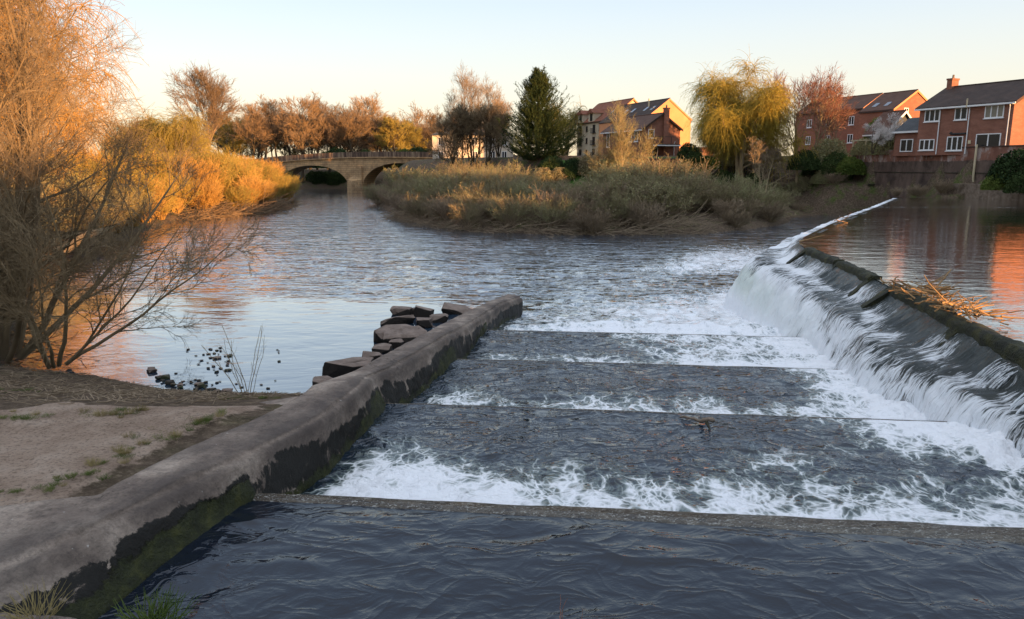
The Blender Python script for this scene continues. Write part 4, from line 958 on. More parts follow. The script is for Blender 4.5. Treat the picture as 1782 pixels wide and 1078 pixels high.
# --- unseen evergreen belts added upstream (east), sized to shade the valley floor
sunr = lambda c, a: (-math.cos(SUN_AZ) * c + math.sin(SUN_AZ) * a, math.sin(SUN_AZ) * c + math.cos(SUN_AZ) * a)
wv_ = hedge_bush(881, M['darkleaf'], 2.3, 1.7, 6000, .11, 'shade_evergreen', 'tree')
def belt(c0, c1, a0, H, seed, lab):
    r = np.random.default_rng(seed); c = c0
    while c <= c1:
        for a in (a0, a0 + 9):
            x, y = sunr(c, a + r.uniform(-2, 2)); h = (H(c) if callable(H) else H) * r.uniform(.93, 1.08); z0 = gz(x, y)
            if z0 < 0: z0 = 2.6
            place(wv_, (x, y, z0 - .2), r.uniform(0, 6), (3.0, 3.0, (h - z0) / 2.5), lab, 'added shade evergreens upstream')
        c += 3.2
E1 = 'dense dark evergreen added upstream, outside the view, to block the low sun'
belt(-16, 12.5, 62, 11.5, 1, E1); belt(22, 30, 72, 11, 2, E1)
belt(50, 53, 90, 12.3, 3, E1); belt(55, 62, 90, 14.2, 7, E1); belt(63, 83, 90, 13.6, 4, E1); belt(96.5, 99.5, 90, 19.3, 5, E1)
# --- hedges along the park edge
for k, px in enumerate(range(1262, 1480, 17)):
    Y_ = 95.5 + rs.uniform(-2, 2); p = at(px, 290, Y=Y_)
    place(hb[(0, 2, 2)[k % 3]], (p[0], Y_, gz(p[0], Y_) - .3), k, rs.uniform(.6, 1.1), 'dusky undergrowth bush beneath the golden willow and pink budding trees', 'undergrowth beneath the willow')
for k, px in enumerate(range(548, 640, 12)):
    p = at(px, 325, Y=203 + k % 3); place(hb[0], (p[0], p[1], 1.0), k, (1.6, 1.6, 1.6), 'dark bush seen through the bridge arches', 'bushes beyond the bridge arches')
k = 0
for px in range(895, 1062, 13):
    Y_ = 101 + rs.uniform(-1.5, 1.5); p = at(px, 290, Y=Y_); v = 0 if rs.uniform() < .6 else 2
    place(hb[v], (p[0], Y_, gz(p[0], Y_) - .2), k, rs.uniform(.7, 1.15), 'dark hedge bush along the lawn below the cream building', 'hedge bushes along the lawn'); k += 1
for px, py, Y_, s, v, lab in [(1212, 290, 98, .95, 0, 'dark round evergreen bush right of the brick house with the chimney'), (1236, 290, 97, .8, 1, 'light green bush at the foot of the big golden willow'), (1200, 280, 104, 1.1, 0, 'dark bush touching the right side of the chimney house'),
                        (1480, 300, 92, 1.15, 1, 'bright green bush at the left end of the retaining wall'), (1457, 300, 94, 1.2, 0, 'dark bush left of the bright green one by the retaining wall'), (1440, 285, 97, 1.5, 2, 'olive bush beneath the pink budding trees'),
                        (1543, 262, 90, 1.1, 2, 'grey-green rounded bush above the retaining wall beside the blossom tree'), (1505, 262, 93, .9, 2, 'olive bush behind the pergola post'), (1400, 292, 95, 1.1, 0, 'dark low bush between the two pink budding trunks'), (1330, 285, 99, 1.3, 2, 'olive bush behind the bare branches of the golden willow'),
                        (1290, 285, 99, 1.3, 2, 'olive bush under the left side of the golden willow'), (1165, 292, 98, .5, 1, 'small pale green bush on the low garden wall'),
                        (1762, 312, 66, 1.25, 0, 'dark green bush hanging in front of the retaining wall at the right edge'), (1735, 325, 66, .8, 1, 'mid green bush at the foot of the retaining wall near the right edge'), (1778, 330, 64, .8, 0, 'low dark bush at the water edge by the right frame edge')]:
    p = at(px, py, Y=Y_); place(hb[v], (p[0], Y_, max(gz(p[0], Y_), min(p[2], 7.2)) - .3), px, s, lab)
# --- golden willow (right-centre)
gw3 = weeping(931, 14, 6, M['twig'], M['goldleaf'], 7800, .017, .075, 30000, 3.0, lo=.12)
p = at(1305, 97, Y=97); z0 = gz(p[0], 97); place(gw3, (p[0] - .3, 97, z0), .8, ((p[2] - z0) / 14.2, (p[2] - z0) / 14.2, (p[2] - z0) / 13.2), 'great golden-yellow weeping willow right of the orange gable')
p = at(1268, 150, Y=100); z0 = gz(p[0], 100); place(gw2, (p[0], 100, z0), 1.9, ((p[2] - z0) / 19, (p[2] - z0) / 19, (p[2] - z0) / 14), 'olive weeping willow forming the left flank of the great golden one')
bt = bare_tree(941, 7, .25, .5, M['palebark'], M['brownscrub'], 'bare_tree', .018, 5, nst=2, l1=12, r0=.16, droop=.12)
p = at(1330, 280, Y=92); place(bt, (p[0], 92, gz(p[0], 92)), 1, 1.0, 'pale bare spreading tree in front of the golden willow')
# pink budding trees
rb = bare_tree(951, 13, .30, .4, M['palebark'], M['redbud'], 'budding_tree', .020, 6, nst=1, l1=16, ang=.55, r0=.2)
for k, (px, pt, Y_) in enumerate([(1398, 112, 96), (1425, 118, 97), (1447, 140, 101), (1462, 175, 99)]):
    p = at(px, pt, Y=Y_); z0 = gz(p[0], Y_); place(rb, (p[0], Y_, z0), k * 2.1, (p[2] - z0) / 13, ['tall pink budding tree touching the golden willow', 'pink budding tree with pale trunk, second from the golden willow', 'pink budding tree in front of the brown-brick houses', 'shortest pink budding tree, farthest right of the four'][k], 'pink budding trees')
# yellowish multi-stem tree in front of chimney house
yt = bare_tree(961, 8, .12, .9, M['palebark'], M['olive'], 'young_willow', .014, 4, .05, 2500, nst=6, l1=9, r0=.07, up=.1, ang=.4)
p = at(1090, 205, Y=96); z0 = gz(p[0], 96); place(yt, (p[0], 96, z0), 1, (p[2] - z0) / 8, 'yellow many-stemmed young willow in front of the chimney house')
p = at(1058, 240, Y=98); z0 = gz(p[0], 98); place(yt, (p[0], 98, z0), 3, (p[2] - z0) / 9, 'smaller yellow young willow left of the larger one by the chimney house')
bl = bare_tree(971, 4, .25, .6, M['darkbark'], M['blossom'], 'blossom_tree', .012, 5, .035, 14000, nst=2, l1=9, r0=.08, ang=1.0, up=.0)
p = at(1522, 218, Y=88); place(bl, (p[0], 88, 7.2), 1, (p[2] - 7.2) / 3.7 * 1.0, 'white blossoming tree above the left end of the retaining wall')
bl2 = bare_tree(981, 4, .25, .5, M['darkbark'], M['blossom'], 'blossom_tree', .014, 4, .05, 1300, nst=2, l1=9, r0=.07, ang=.7)
p = at(1556, 208, Y=89); place(bl2, (p[0], 89, 7.2), 1, (p[2] - 7.2) / 3.9, 'thin creamy blossoming tree in front of the small gabled house')
p = at(1532, 197, Y=96); place(hb[1], (p[0], 96, 9.0), 1, (1.1, 1.1, (p[2] - 9.0) / 2.2), 'yellow-green bushy tree below the rooflights of the brown-brick house')

# ------------------------------------------------------------------ grass tufts and litter near the wall
def tuft(seed, mat, h=.16, n=70, r=.12):
    o = proto('grass_tuft', 'grass'); P, Rr = stems(n, h, 1.0, 4, r, -.08, .15, .0035, seed, .3); wood('blades', [(P, Rr, 3)], mat, o); return o
tf = [tuft(1, M['grassblade']), tuft(2, M['drygrass'], .2), tuft(3, M['grassblade'], .1, 90, .2)]
spots = [(85, 862), (115, 845), (160, 838), (190, 818), (215, 800), (235, 790), (262, 778), (290, 762), (300, 775), (330, 752), (345, 740), (20, 732), (60, 736), (150, 733), (185, 730), (205, 728), (240, 726), (340, 742), (400, 712), (430, 702), (460, 697), (380, 735), (12, 700), (40, 690), (15, 870)]
for k, (px, py) in enumerate(spots):
    for _ in range(5):
        p = at(px + rs.normal() * 14, py + rs.normal() * 4, z=2.35 if py > 715 else 1.7); v = int(rs.integers(0, 3))
        z = gz(p[0], p[1]); place(tf[v], (p[0], p[1], z), rs.uniform(0, 6), rs.uniform(.2, .5), 'small grass tuft growing along the edge of the sandy path' , 'grass tufts beside the path')
for px, py, s, lab in [(262, 1070, 1.3, 'bright green grass tuft at the right end of the near kerb'), (285, 1073, 1.3, 'green grass tuft hanging over the dark water beside the near kerb'), (70, 1062, 1.1, 'dry brown tuft on the near kerb')]:
    p = at(px, py, z=3.3); place(tf[1 if px == 70 else 0], (p[0], p[1] - .05, 3.28), px, s * .8, lab)
# leaf litter sticks
mb = MB(); n = 3200; px_ = rs.uniform(-18, -4.2, n * 2); py_ = rs.uniform(9.8, 20, n * 2); d = sdist(px_, py_, W); ok = (d > .1) & (py_ > 9.7 + .30 * (px_ + 6.4)); px_, py_ = px_[ok][:n], py_[ok][:n]; n = len(px_)
z_ = hgt(px_, py_) + .03; az = rs.uniform(0, np.pi, n); L = rs.uniform(.06, .4, n) ** 1.0; P = np.zeros((n, 3, 3))
for k, f in enumerate((-.5, 0, .5)):
    P[:, k, 0] = px_ + np.cos(az) * L * f; P[:, k, 1] = py_ + np.sin(az) * L * f; P[:, k, 2] = z_ + rs.uniform(-.01, .03, n)
V, Fq = tubes(P, np.full((n, 3), .006) * rs.uniform(.5, 1.6, n)[:, None], 3)
tag(mesh_np('leaf_litter', V, Fq, M['brownscrub']), 'scattered pale dry stems and sticks covering the brown bank', 'litter', kind='stuff')
dt = empty('dead_stem', (*at(985, 1092, z=3.3)[:2], 3.28), 0, 'thin reddish dead stems poking up at the bottom edge of the view', 'dead plant')
P, Rr = stems(9, .17, 1.1, 6, .03, -.12, .22, .0022, 91, .5); wood('stem', [(P, Rr, 4)], M['redbud'], dt)
# sapling
sap = empty('sapling', (*at(432, 696, z=.25)[:2], .1), 0, 'thin bare sapling with curved stems at the edge of the still pool', 'sapling')
P, Rr = stems(8, 2.0, .6, 8, .08, .04, .10, .011, 33, .5); P1, R1 = grow(P, Rr, 5, .5, .5, 5, .3, .95, .05, .1, .6, 34, .5, rmin=.003)
wood('stem', [(P, Rr, 5)], M['palebark'], sap); crown('twigs', [(P1, R1)], [], M['palebark'], sap)
# ------------------------------------------------------------------ driftwood
def pile(name, locs, label, n, L, seed, mat, rad=.015):
    r = np.random.default_rng(seed); P = []
    for k in range(n):
        c = locs[r.integers(0, len(locs))] + r.normal(size=3) * np.array((.25, .3, .05)); az = r.uniform(0, np.pi * 2); el = abs(r.normal() * .22); ln = L * r.uniform(.3, 1)
        D = np.array((math.cos(az) * math.cos(el), math.sin(az) * math.cos(el), math.sin(el))); q = [c]
        for _ in range(4): D = D + r.normal(size=3) * .15; q.append(q[-1] + D * ln / 4)
        P.append(q)
    P = np.array(P); V, Fq = tubes(P, np.full((n, 5), rad) * r.uniform(.4, 1.6, n)[:, None] * np.linspace(1, .5, 5)[None], 5)
    c0 = np.mean(locs, 0); o = mesh_np(name, V - c0, Fq, mat); o.location = c0; tag(o, label, 'driftwood'); return o
pile('driftwood_pile', [np.array((*crest_pt(np.array([s]))[0], 2.86)) + np.array((.15, 0, 0)) for s in (13.6, 14.2, 15, 15.8, 16.4, 17)], 'heap of orange-lit sticks and reeds caught on the weir crest', 210, .55, 5, M['debris'], .016)
pile('driftwood_branch', [np.array((*crest_pt(np.array([s]))[0], 2.75)) for s in (29.3, 29.8)], 'dark twig snagged at the bend of the weir', 1, 1.3, 8, M['debris'], .02)
pile('reed_wrack', [np.array((17.5, 39.6, 2.8))], 'thin reed snagged on the far diagonal part of the weir', 4, 1.4, 9, M['debris'], .018)
pile('driftwood_tangle', [np.array((*at(1380, 378, z=.4)[:2], .6))], 'pale bleached branch tangle on the island tip', 14, 2.4, 10, M['palebark'], .03)
fb = empty('fallen_branch', at(1222, 742, z=1.62), 0, 'short curved brown branch drifting in the channel below the second sill', 'branch')
mb = MB(); mb.tube([(-.26, .42, .0), (-.20, .35, .035), (-.13, .30, .03), (-.08, .22, .05), (-.03, .18, .03), (0, .08, .05), (.03, .0, .10), (.08, -.05, .13), (.14, -.04, .12), (.18, -.0, .09)], [.010, .022, .018, .026, .022, .03, .034, .03, .038, .024], 9); mb.build('stem', M['stone'], fb, True)
mb = MB(); mb.tube([(.05, -.02, .1), (.06, -.08, .06), (.075, -.14, .02), (.07, -.22, -.03)], [.026, .022, .018, .008], 7); mb.build('twig', M['wetstone'], fb, True)
# fallen trunk on left bank
mb = MB(); a = at(95, 445, z=.9); b = at(180, 402, z=1.3); c = (a + b) / 2 + np.array((0, 0, .3)); mb.tube([a, c, b, b + np.array((1.5, .8, .8))], [.35, .3, .22, .1], 8)
o = mb.build('fallen_tree', M['twig'], None, True); tag(o, 'thick fallen grey trunk lying on the shaded left bank', 'tree trunk')
# beached brushwood on the sunlit bank and island front
def brush(path, n, label, mat, L=2.2, seed=1, rad=.03, w=1.0):
    r = np.random.default_rng(seed); path = np.array(path, float); sg = np.linalg.norm(np.diff(path, axis=0), axis=1); cu = np.concatenate([[0], np.cumsum(sg)]); s = r.uniform(0, cu[-1], n)
    x = np.interp(s, cu, path[:, 0]) + r.normal(size=n) * w; y = np.interp(s, cu, path[:, 1]) + r.normal(size=n) * w; z = np.maximum(hgt(x, y), 0) + r.uniform(0, .5, n)
    az = r.normal(size=n) * .6; D = np.stack([np.cos(az), np.sin(az) * .6, r.normal(size=n) * .2], -1); ln = L * r.uniform(.3, 1.1, n); P = np.zeros((n, 5, 3)); P[:, 0] = np.stack([x, y, z], -1)
    for k in range(1, 5): D = D + r.normal(size=(n, 3)) * .18; P[:, k] = P[:, k - 1] + D * (ln / 4)[:, None]
    V, Fq = tubes(P, np.full((n, 5), rad) * r.uniform(.4, 1.3, n)[:, None], 3); tag(mesh_np('brushwood', V, Fq, mat), label, 'brushwood', kind='stuff')
brush([(-35.3, 80), (-33.5, 88), (-32, 95), (-34, 105)], 900, 'mass of reddish flood-laid brushwood along the sunlit left shore', M['autumn'], 3, 1, .03, .9)
brush([(-14, 86), (-8, 72), (-3, 66.5), (4, 64), (10, 63.6), (16, 65)], 1500, 'mass of brown flood-laid brushwood along the island shore', M['brownscrub'], 2.2, 2, .02, 1.0)
brush([(-14.5, 21.5), (-17, 22), (-19, 25), (-25, 33)], 500, 'tangle of dead brushwood at the foot of the bare willows', M['twig'], 1.6, 3, .012, .9)

# ------------------------------------------------------------------ bridge
BZ = R(-12); bo = empty('stone_bridge', (-35.6, 170, 0), BZ, 'old sandstone arched road bridge crossing the river, half hidden by bushes', 'bridge')
def road_z(x): return 7.75 - .0016 * np.minimum(x - 6, 0) ** 2 * 1.0 - .0009 * np.maximum(x - 6, 0) ** 2
arches = [(-10.3, 8.6, 1.6, 4.5), (10.6, 8.6, 1.6, 5.0)]    # centre, half span, spring z, rise
def soffit(x):
    z = np.full(x.shape, -1.0)
    for c, hs, sz, r_ in arches:
        u_ = np.clip(1 - ((x - c) / hs) ** 2, 0, 1); z = np.where(np.abs(x - c) < hs, sz + r_ * np.sqrt(u_), z)
    return z
xb = np.unique(np.concatenate([np.linspace(-70, 45, 160)] + [c + hs * np.cos(np.linspace(0, np.pi, 41)) for c, hs, _, _ in arches] + [np.array([c - hs - 1e-3, c + hs + 1e-3]) for c, hs, _, _ in arches]))
zt_, zb_ = road_z(xb), soffit(xb); n = len(xb); D_ = 6.5
V = np.concatenate([np.stack([xb, 0 * xb, zb_], -1), np.stack([xb, 0 * xb, zt_], -1), np.stack([xb, 0 * xb + D_, zt_], -1), np.stack([xb, 0 * xb + D_, zb_], -1)]); i = np.arange(n)
fs = [np.stack([i[:-1] + a * n, i[1:] + a * n, i[1:] + b * n, i[:-1] + b * n], -1) for a, b in ((0, 1), (1, 2), (2, 3), (3, 0))]
mesh_np('arch_body', V, np.concatenate(fs), M['bridge'], bo, smooth=False)
for yy in (-.25, D_):
    for nm_, z0_, z1_, dy, mt in (('string_course', .0, .22, .12, M['bridge']), ('parapet', .22, 1.35, 0, M['parapet'])):
        a = np.array([yy - dy + (.0), yy + .25 + dy]); zz = road_z(xb)
        V = np.concatenate([np.stack([xb, 0 * xb + a[0], zz + z0_], -1), np.stack([xb, 0 * xb + a[0], zz + z1_], -1), np.stack([xb, 0 * xb + a[1], zz + z1_], -1), np.stack([xb, 0 * xb + a[1], zz + z0_], -1)])
        fs = [np.stack([i[:-1] + p_ * n, i[1:] + p_ * n, i[1:] + q_ * n, i[:-1] + q_ * n], -1) for p_, q_ in ((0, 1), (1, 2), (2, 3), (3, 0))]
        mesh_np(nm_, V, np.concatenate(fs), mt, bo, smooth=False)
mb = MB()
for x in np.arange(-30, 30, 1.5): z = float(road_z(np.array(x))); mb.box((x - .16, -.36, z + .22), (x + .16, -.252, z + 1.40))
mb.build('parapet_pier', M['parapet'], bo)['kind'] = 'stuff'
mb = MB(); mb.box((-1.7, -.5, -.5), (1.9, -.003, 5.9)); mb.add([(-1.7, -.5, -.5), (.1, -1.9, -.5), (1.9, -.5, -.5), (-1.7, -.5, 3.0), (.1, -1.9, 2.6), (1.9, -.5, 3.0), (.1, -.5, 3.9)], [(0, 1, 4), (0, 4, 3), (1, 2, 5), (1, 5, 4), (3, 4, 6), (4, 5, 6)])
mb.build('pier', M['bridge'], bo)
for c, hs, sz, r_ in arches:
    th = np.linspace(0.02, np.pi - .02, 40); V = []
    for q_ in th:
        for rr_ in (0, .55):
            for y_ in (-.07, -.003): V.append((c + (hs + rr_) * math.cos(q_), y_, sz + (r_ + rr_) * math.sin(q_)))
    i4 = np.arange(160).reshape(40, 4); o4 = [0, 1, 3, 2]; i4 = i4[:, o4]; j4 = np.roll(i4, -1, 1)
    mesh_np('arch_ring', np.array(V), np.stack([i4[:-1], j4[:-1], j4[1:], i4[1:]], -1).reshape(-1, 4), M['bridge'], bo, smooth=False)

# ------------------------------------------------------------------ houses
def window(parent, face, a, z, w_, h_, panes=2, L=0, frame=M['white'], glass=None, proud=.03, sill=True, name='window'):
    """face 'f': facade x=0 (a along +y) ; 'g': gable y=0 (a along +x)"""
    def box(mb, a0, a1, z0, z1, d0, d1):
        if face == 'f': mb.box((-d1, a0, z0), (-d0, a1, z1))
        else: mb.box((a0, -d1, z0), (a1, -d0, z1))
    m = MB(); box(m, a + .05, a + w_ - .05, z + .05, z + h_ - .05, -.02, .02); gl = m.build(name, glass or M['glass'], parent)
    m = MB(); b = .09
    box(m, a, a + w_, z, z + b, .003, .07); box(m, a, a + w_, z + h_ - b, z + h_, .003, .07); box(m, a, a + b, z + b, z + h_ - b, .003, .07); box(m, a + w_ - b, a + w_, z + b, z + h_ - b, .003, .07)
    for k in range(1, panes): c = a + w_ * k / panes; box(m, c - .055, c + .055, z + b, z + h_ - b, .003, .065)
    m.build('frame', frame, gl)
    if sill: m = MB(); box(m, a - .07, a + w_ + .07, z - .09, z - .003, .003, .13); m.build('sill', frame, gl)
    return gl
def house(name, label, A, az, L, Wd, zb, ze, zr, wall, roof, trim=None, over=.25, barge=True):
    o = empty(name, (A[0], A[1], 0), R(-az), label, 'house' if 'build' not in name else 'building')
    V = [(0, 0, zb), (Wd, 0, zb), (Wd, L, zb), (0, L, zb), (0, 0, ze), (Wd, 0, ze), (Wd, L, ze), (0, L, ze), (Wd / 2, 0, zr), (Wd / 2, L, zr)]
    mesh_np('wall', np.array(V), [np.array([(0, 3, 2, 1), (1, 2, 6, 5), (3, 0, 4, 7), (4, 8, 9, 7), (8, 5, 6, 9)]), np.array([(0, 1, 5, 8, 4), (2, 3, 7, 9, 6)])], wall, o, smooth=False)
    sl_ = (zr - ze) / (Wd / 2); th = .16; nv = []
    m = MB()
    for sgn in (-1, 1):
        xe = -over if sgn < 0 else Wd + over; xm = Wd / 2; zee = ze - over * sl_
        m.hexa([(xe, -over, zee + .02), (xm, -over, zr + .02), (xm, L + over, zr + .02), (xe, L + over, zee + .02), (xe, -over, zee + th), (xm, -over, zr + th), (xm, L + over, zr + th), (xe, L + over, zee + th)])
    rf = m.build('roof', roof, o)
    m = MB()
    for k in range(int(L / .5)): m.tube([(Wd / 2, k * .5 - over, zr + th - .0), (Wd / 2, k * .5 + .47 - over, zr + th)], .10, 6)
    m.build('ridge_tile', roof, rf)
    if trim:
        m = MB(); m.box((-over - .11, -over, ze - over * sl_ - .10), (-over - .003, L + over, ze - over * sl_ + .06)); m.build('gutter', trim, o)
        m = MB(); m.box((-over, -.003 - over * .0, ze - over * sl_ - .12), (-.003, L, ze - over * sl_ + .0)); m.build('fascia', trim, o)
    if barge:
        m = MB()
        for sgn in (-1, 1):
            xe = -over if sgn < 0 else Wd + over; zee = ze - over * sl_
            m.hexa([(xe, -over - .05, zee - .14), (Wd / 2, -over - .05, zr - .14), (Wd / 2, -over - .003, zr - .14), (xe, -over - .003, zee - .14), (xe, -over - .05, zee + th), (Wd / 2, -over - .05, zr + th), (Wd / 2, -over - .003, zr + th), (xe, -over - .003, zee + th)])
        m.build('barge_board', barge if barge is not True else M['ochre'], o)
    return o
def rooflight(o, y, f, Wd, ze, zr, w_=.75, l_=1.1):
    sl_ = (zr - ze) / (Wd / 2); x0 = Wd / 2 * f; x1 = x0 + l_ * .8; z = lambda x: ze + sl_ * x + .19
    m = MB(); m.hexa([(x0, y, z(x0)), (x1, y, z(x1)), (x1, y + w_, z(x1)), (x0, y + w_, z(x0)), (x0, y, z(x0) + .05), (x1, y, z(x1) + .05), (x1, y + w_, z(x1) + .05), (x0, y + w_, z(x0) + .05)]); g_ = m.build('rooflight', M['glassroof'], o)
t = NT('sky glass'); M['glassroof'] = t.fin((.12, .14, .17), .12, None, 1.0)
def chimney(o, x, y, z0, z1, w_=.75, d_=.5, mat=M['brick'], pots=1):
    m = MB(); m.box((x, y, z0), (x + w_, y + d_, z1 - .18)); m.box((x - .06, y - .06, z1 - .18), (x + w_ + .06, y + d_ + .06, z1)); c = m.build('chimney', mat, o)
    for k in range(pots): m = MB(); xx = x + w_ * (k + .5) / pots; m.tube([(xx, y + d_ / 2, z1), (xx, y + d_ / 2, z1 + .4)], [.13, .10], 8); m.build('chimney_pot', M['stone'], c)
def pipe(o, face, a, z0, z1, mat, r_=.055, d=.11):
    m = MB(); pt = (lambda z: (-d, a, z)) if face == 'f' else (lambda z: (a, -d, z)); m.tube([pt(z0), pt(z1 - .25)], r_, 8)
    e = (-.32, a, z1 + .02) if face == 'f' else (a, -.3, z1); m.tube([pt(z1 - .25), e], r_, 8); m.build('downpipe', mat, o)

# A: big red house, right
AZ = -25
A = at(1757, 250, Y=74); hA = house('brick_house', 'large red brick house with dark tiled roof and white windows above the retaining wall', A, AZ, 10.0, 8.6, 6.9, 11.95, 14.15, M['brick'], M['tile_dark'], M['white'], .35, M['tile_brown'])
for a, z, w_, h_, p_ in [(.9, 10.45, 1.9, 1.25, 3), (4.6, 10.45, 1.35, 1.25, 2), (7.6, 10.45, 1.75, 1.25, 3), (.9, 7.35, 2.5, 1.6, 2), (4.75, 7.35, 1.75, 1.45, 3), (7.9, 7.45, 1.75, 1.15, 3)]:
    window(hA, 'f', a, z, w_, h_, p_, glass=M['curtain'] if (z > 9 and a < 2) else None)
for a in (.32, 4.35, 7.55): pipe(hA, 'f', a, 7.0, 11.75, M['white'])
m = MB(); m.tube([(-.12, 4.45, 9.05), (-.12, 6.0, 9.05)], .09, 8); m.tube([(-.12, 6.0, 9.05), (-.12, 6.15, 9.2)], .13, 8); m.build('waste_pipe', M['metal'], hA)
m = MB(); m.tube([(-.42, 4.5, 11.6), (-.42, 4.5, 12.5)], .07, 8); m.build('vent_pipe', M['postwood'], hA)
m = MB(); m.box((-.12, 3.9, 8.0), (-.003, 4.15, 8.35)); m.build('meter_box', M['postwood'], hA)
chimney(hA, 3.75, 9.3, 13.0, 15.2, 1.1, .6)
# single storey wing on its far end
wg = at(1600, 245, Y=84.5); 
m = MB(); m.box((1.0, 10.003, 6.9), (5, 13.6, 9.55)); m.build('side_wing', M['brick'], hA)
m = MB(); m.hexa([(.7, 10.01, 9.55), (5.2, 10.01, 9.55), (5.2, 13.8, 9.55), (.7, 13.8, 9.55), (.9, 10.01, 9.7), (3.1, 10.01, 11.2), (3.1, 13.6, 11.2), (.9, 13.6, 9.7)]); m.build('wing_roof', M['slate'], hA)
m = MB(); m.box((.6, 10.05, 9.42), (.697, 13.8, 9.62)); m.build('wing_gutter', M['white'], hA)
g_ = MB(); g_.box((.96, 11.2, 7.4), (.99, 12.7, 8.7)); gl = g_.build('wing_window', M['glass'], hA)
g_ = MB(); g_.box((.90, 11.15, 7.35), (.955, 12.75, 7.45)); g_.box((.90, 11.15, 8.65), (.955, 12.75, 8.75)); g_.box((.90, 11.15, 7.45), (.955, 11.25, 8.65)); g_.box((.90, 12.65, 7.45), (.955, 12.75, 8.65)); g_.box((.90, 11.9, 7.45), (.955, 12.0, 8.65)); g_.build('frame', M['white'], gl)
# D: small gabled house with white barge boards
p = at(1572, 196, Y=93); D0 = at(1541, 225, Y=91)
hD = house('gabled_house', 'small house with white barge boards and dark slate-hung gable beside the red brick house', (D0[0], 91), -25, 2.6, 5.9, 6.9, D0[2] - .4, p[2], M['slate'], M['tile_brown'], M['white'], .3, M['white'])
window(hD, 'g', 2.6, D0[2] - .2, 1.3, .95, 2); 
# B: orange gable house behind
zE = at(1555, 191, Y=110)[2]; zR = at(1594, 158.5, Y=111.5)[2]; B0 = at(1555, 191, Y=110)
hB = house('brick_townhouse', 'brown brick townhouse with bright orange sunlit gable and two rooflights', B0, -22, 6.0, 8.6, 6.9, zE, zR, M['brick2'], M['tile_brown'], M['tile_dark'], .12, M['ochre'])
window(hB, 'g', 2.0, zE - .9, .9, 1.2, 2); window(hB, 'g', 5.6, zE - .9, .9, 1.2, 2); rooflight(hB, 1.8, .18, 8.6, zE, zR); rooflight(hB, 3.9, .18, 8.6, zE, zR)
# C: behind left
zE = at(1502, 189, Y=124)[2]; zR = at(1529, 165, Y=126)[2]; C0 = at(1502, 189, Y=124)
hC = house('terrace_house', 'brown brick three-storey house with dark roof behind the pink budding trees', C0, -22, 15.0, 7.6, 6.9, zE, zR, M['brick2'], M['tile_brown'], M['tile_dark'], .12, M['ochre'])
for a in (1.6, 6.5, 11): 
    for dz in (2.3, 5.2): window(hC, 'f', a, zE - dz - .2, 1.1, 1.4, 2)
# centre: chimney house
A1 = at(1118.6, 224, Y=108); zE = A1[2]; zR = at(1150, 199, Y=109)[2]
hE = house('chimney_house', 'red brick house with a tall gable chimney and glass-railed balcony facing the lawn', A1, -22, 11.5, 6.3, 6.4, zE, zR, M['brick'], M['tile_brown'], M['white'], .3, M['tile_dark'])
chimney(hE, 3.3, -.42, 6.5, zR + .9, .8, .42)
window(hE, 'g', .9, 9.75, 1.0, 1.25, 1); 
for a, z, w_, h_ in [(1.2, 9.3, 1.0, 1.5), (2.9, 9.3, .8, 1.4), (6.0, 9.6, 1.3, 1.1), (9.4, 8.7, .9, 2.1)]: window(hE, 'f', a, z, w_, h_, 1)
m = MB(); m.box((.6, -1.9, 8.75), (5.1, -.003, 8.9)); m.box((.5, -2.0, 8.58), (5.2, -.003, 8.74)); bal = m.build('balcony', M['tile_dark'], hE)
m = MB(); m.box((.5, -2.06, 8.60), (5.2, -2.003, 8.76)); m.build('balcony_fascia', M['white'], bal)
m = MB(); [m.box((x - .03, -1.9, 8.9), (x + .03, -1.84, 9.9)) for x in (.7, 2.1, 3.6, 5.0)]; m.box((.7, -1.9, 9.86), (5.0, -1.84, 9.92)); m.build('railing', M['metal'], bal)
window(hE, 'g', 1.0, 6.7, 1.6, 1.75, 2, name='patio_door'); window(hE, 'g', 3.6, 7.1, .7, 1.3, 1); pipe(hE, 'g', 5.3, 6.5, 9.3, M['white'])
# orange gable
A2 = at(1124, 207, Y=126); zE = at(1207, 208, Y=128)[2]; zR = at(1164.7, 172.7, Y=127)[2]
hG = house('ochre_house', 'tall house with glowing orange rendered gable and dark roof with rooflights', (A2[0], 126), -22, 16, 8.9, 6.5, zE, zR, M['ochre'], M['tile_dark'], None, .1, M['ochre'])
for y, f in ((1.2, .42), (3.4, .42), (7.5, .42), (10, .42)): rooflight(hG, y, f, 8.9, zE, zR)
m = MB(); m.tube([(3.0, 4.0, zE + 2.0), (3.0, 4.0, zE + 3.6)], .14, 8); m.build('flue', M['postwood'], hG)
# cream building
A3 = at(1063, 208, Y=146); zE = A3[2]; zR = at(1107, 173, Y=148)[2]
hH = house('apartment_building', 'cream rendered apartment building with dark balconies and red tiled dormers', A3, -22, 14.0, 9.6, 6.5, zE, zR, M['render'], M['tile_red'], M['timber'], .25, M['ochre'])
for a in (1.2, 6.2, 12.0):
    for k in range(3):
        window(hH, 'f', a, zE - 2.2 - k * 2.35, 1.0, 1.55, 2, frame=M['timber'])
        if a > 5:
            m = MB(); z = zE - 2.3 - k * 2.35; m.box((-.5, a - .3, z), (-.003, a + 1.3, z + .1)); [m.box((-.5, a - .3 + q_, z + .1), (-.46, a - .27 + q_, z + .9)) for q_ in np.arange(0, 1.6, .2)]; m.box((-.5, a - .3, z + .9), (-.46, a + 1.3, z + .95)); m.build('balcony', M['metal'], hH)
for a in (3.9, 9.4):
    for k in range(3): window(hH, 'f', a, zE - 1.9 - k * 2.35, .7, 1.1, 1, frame=M['timber'])
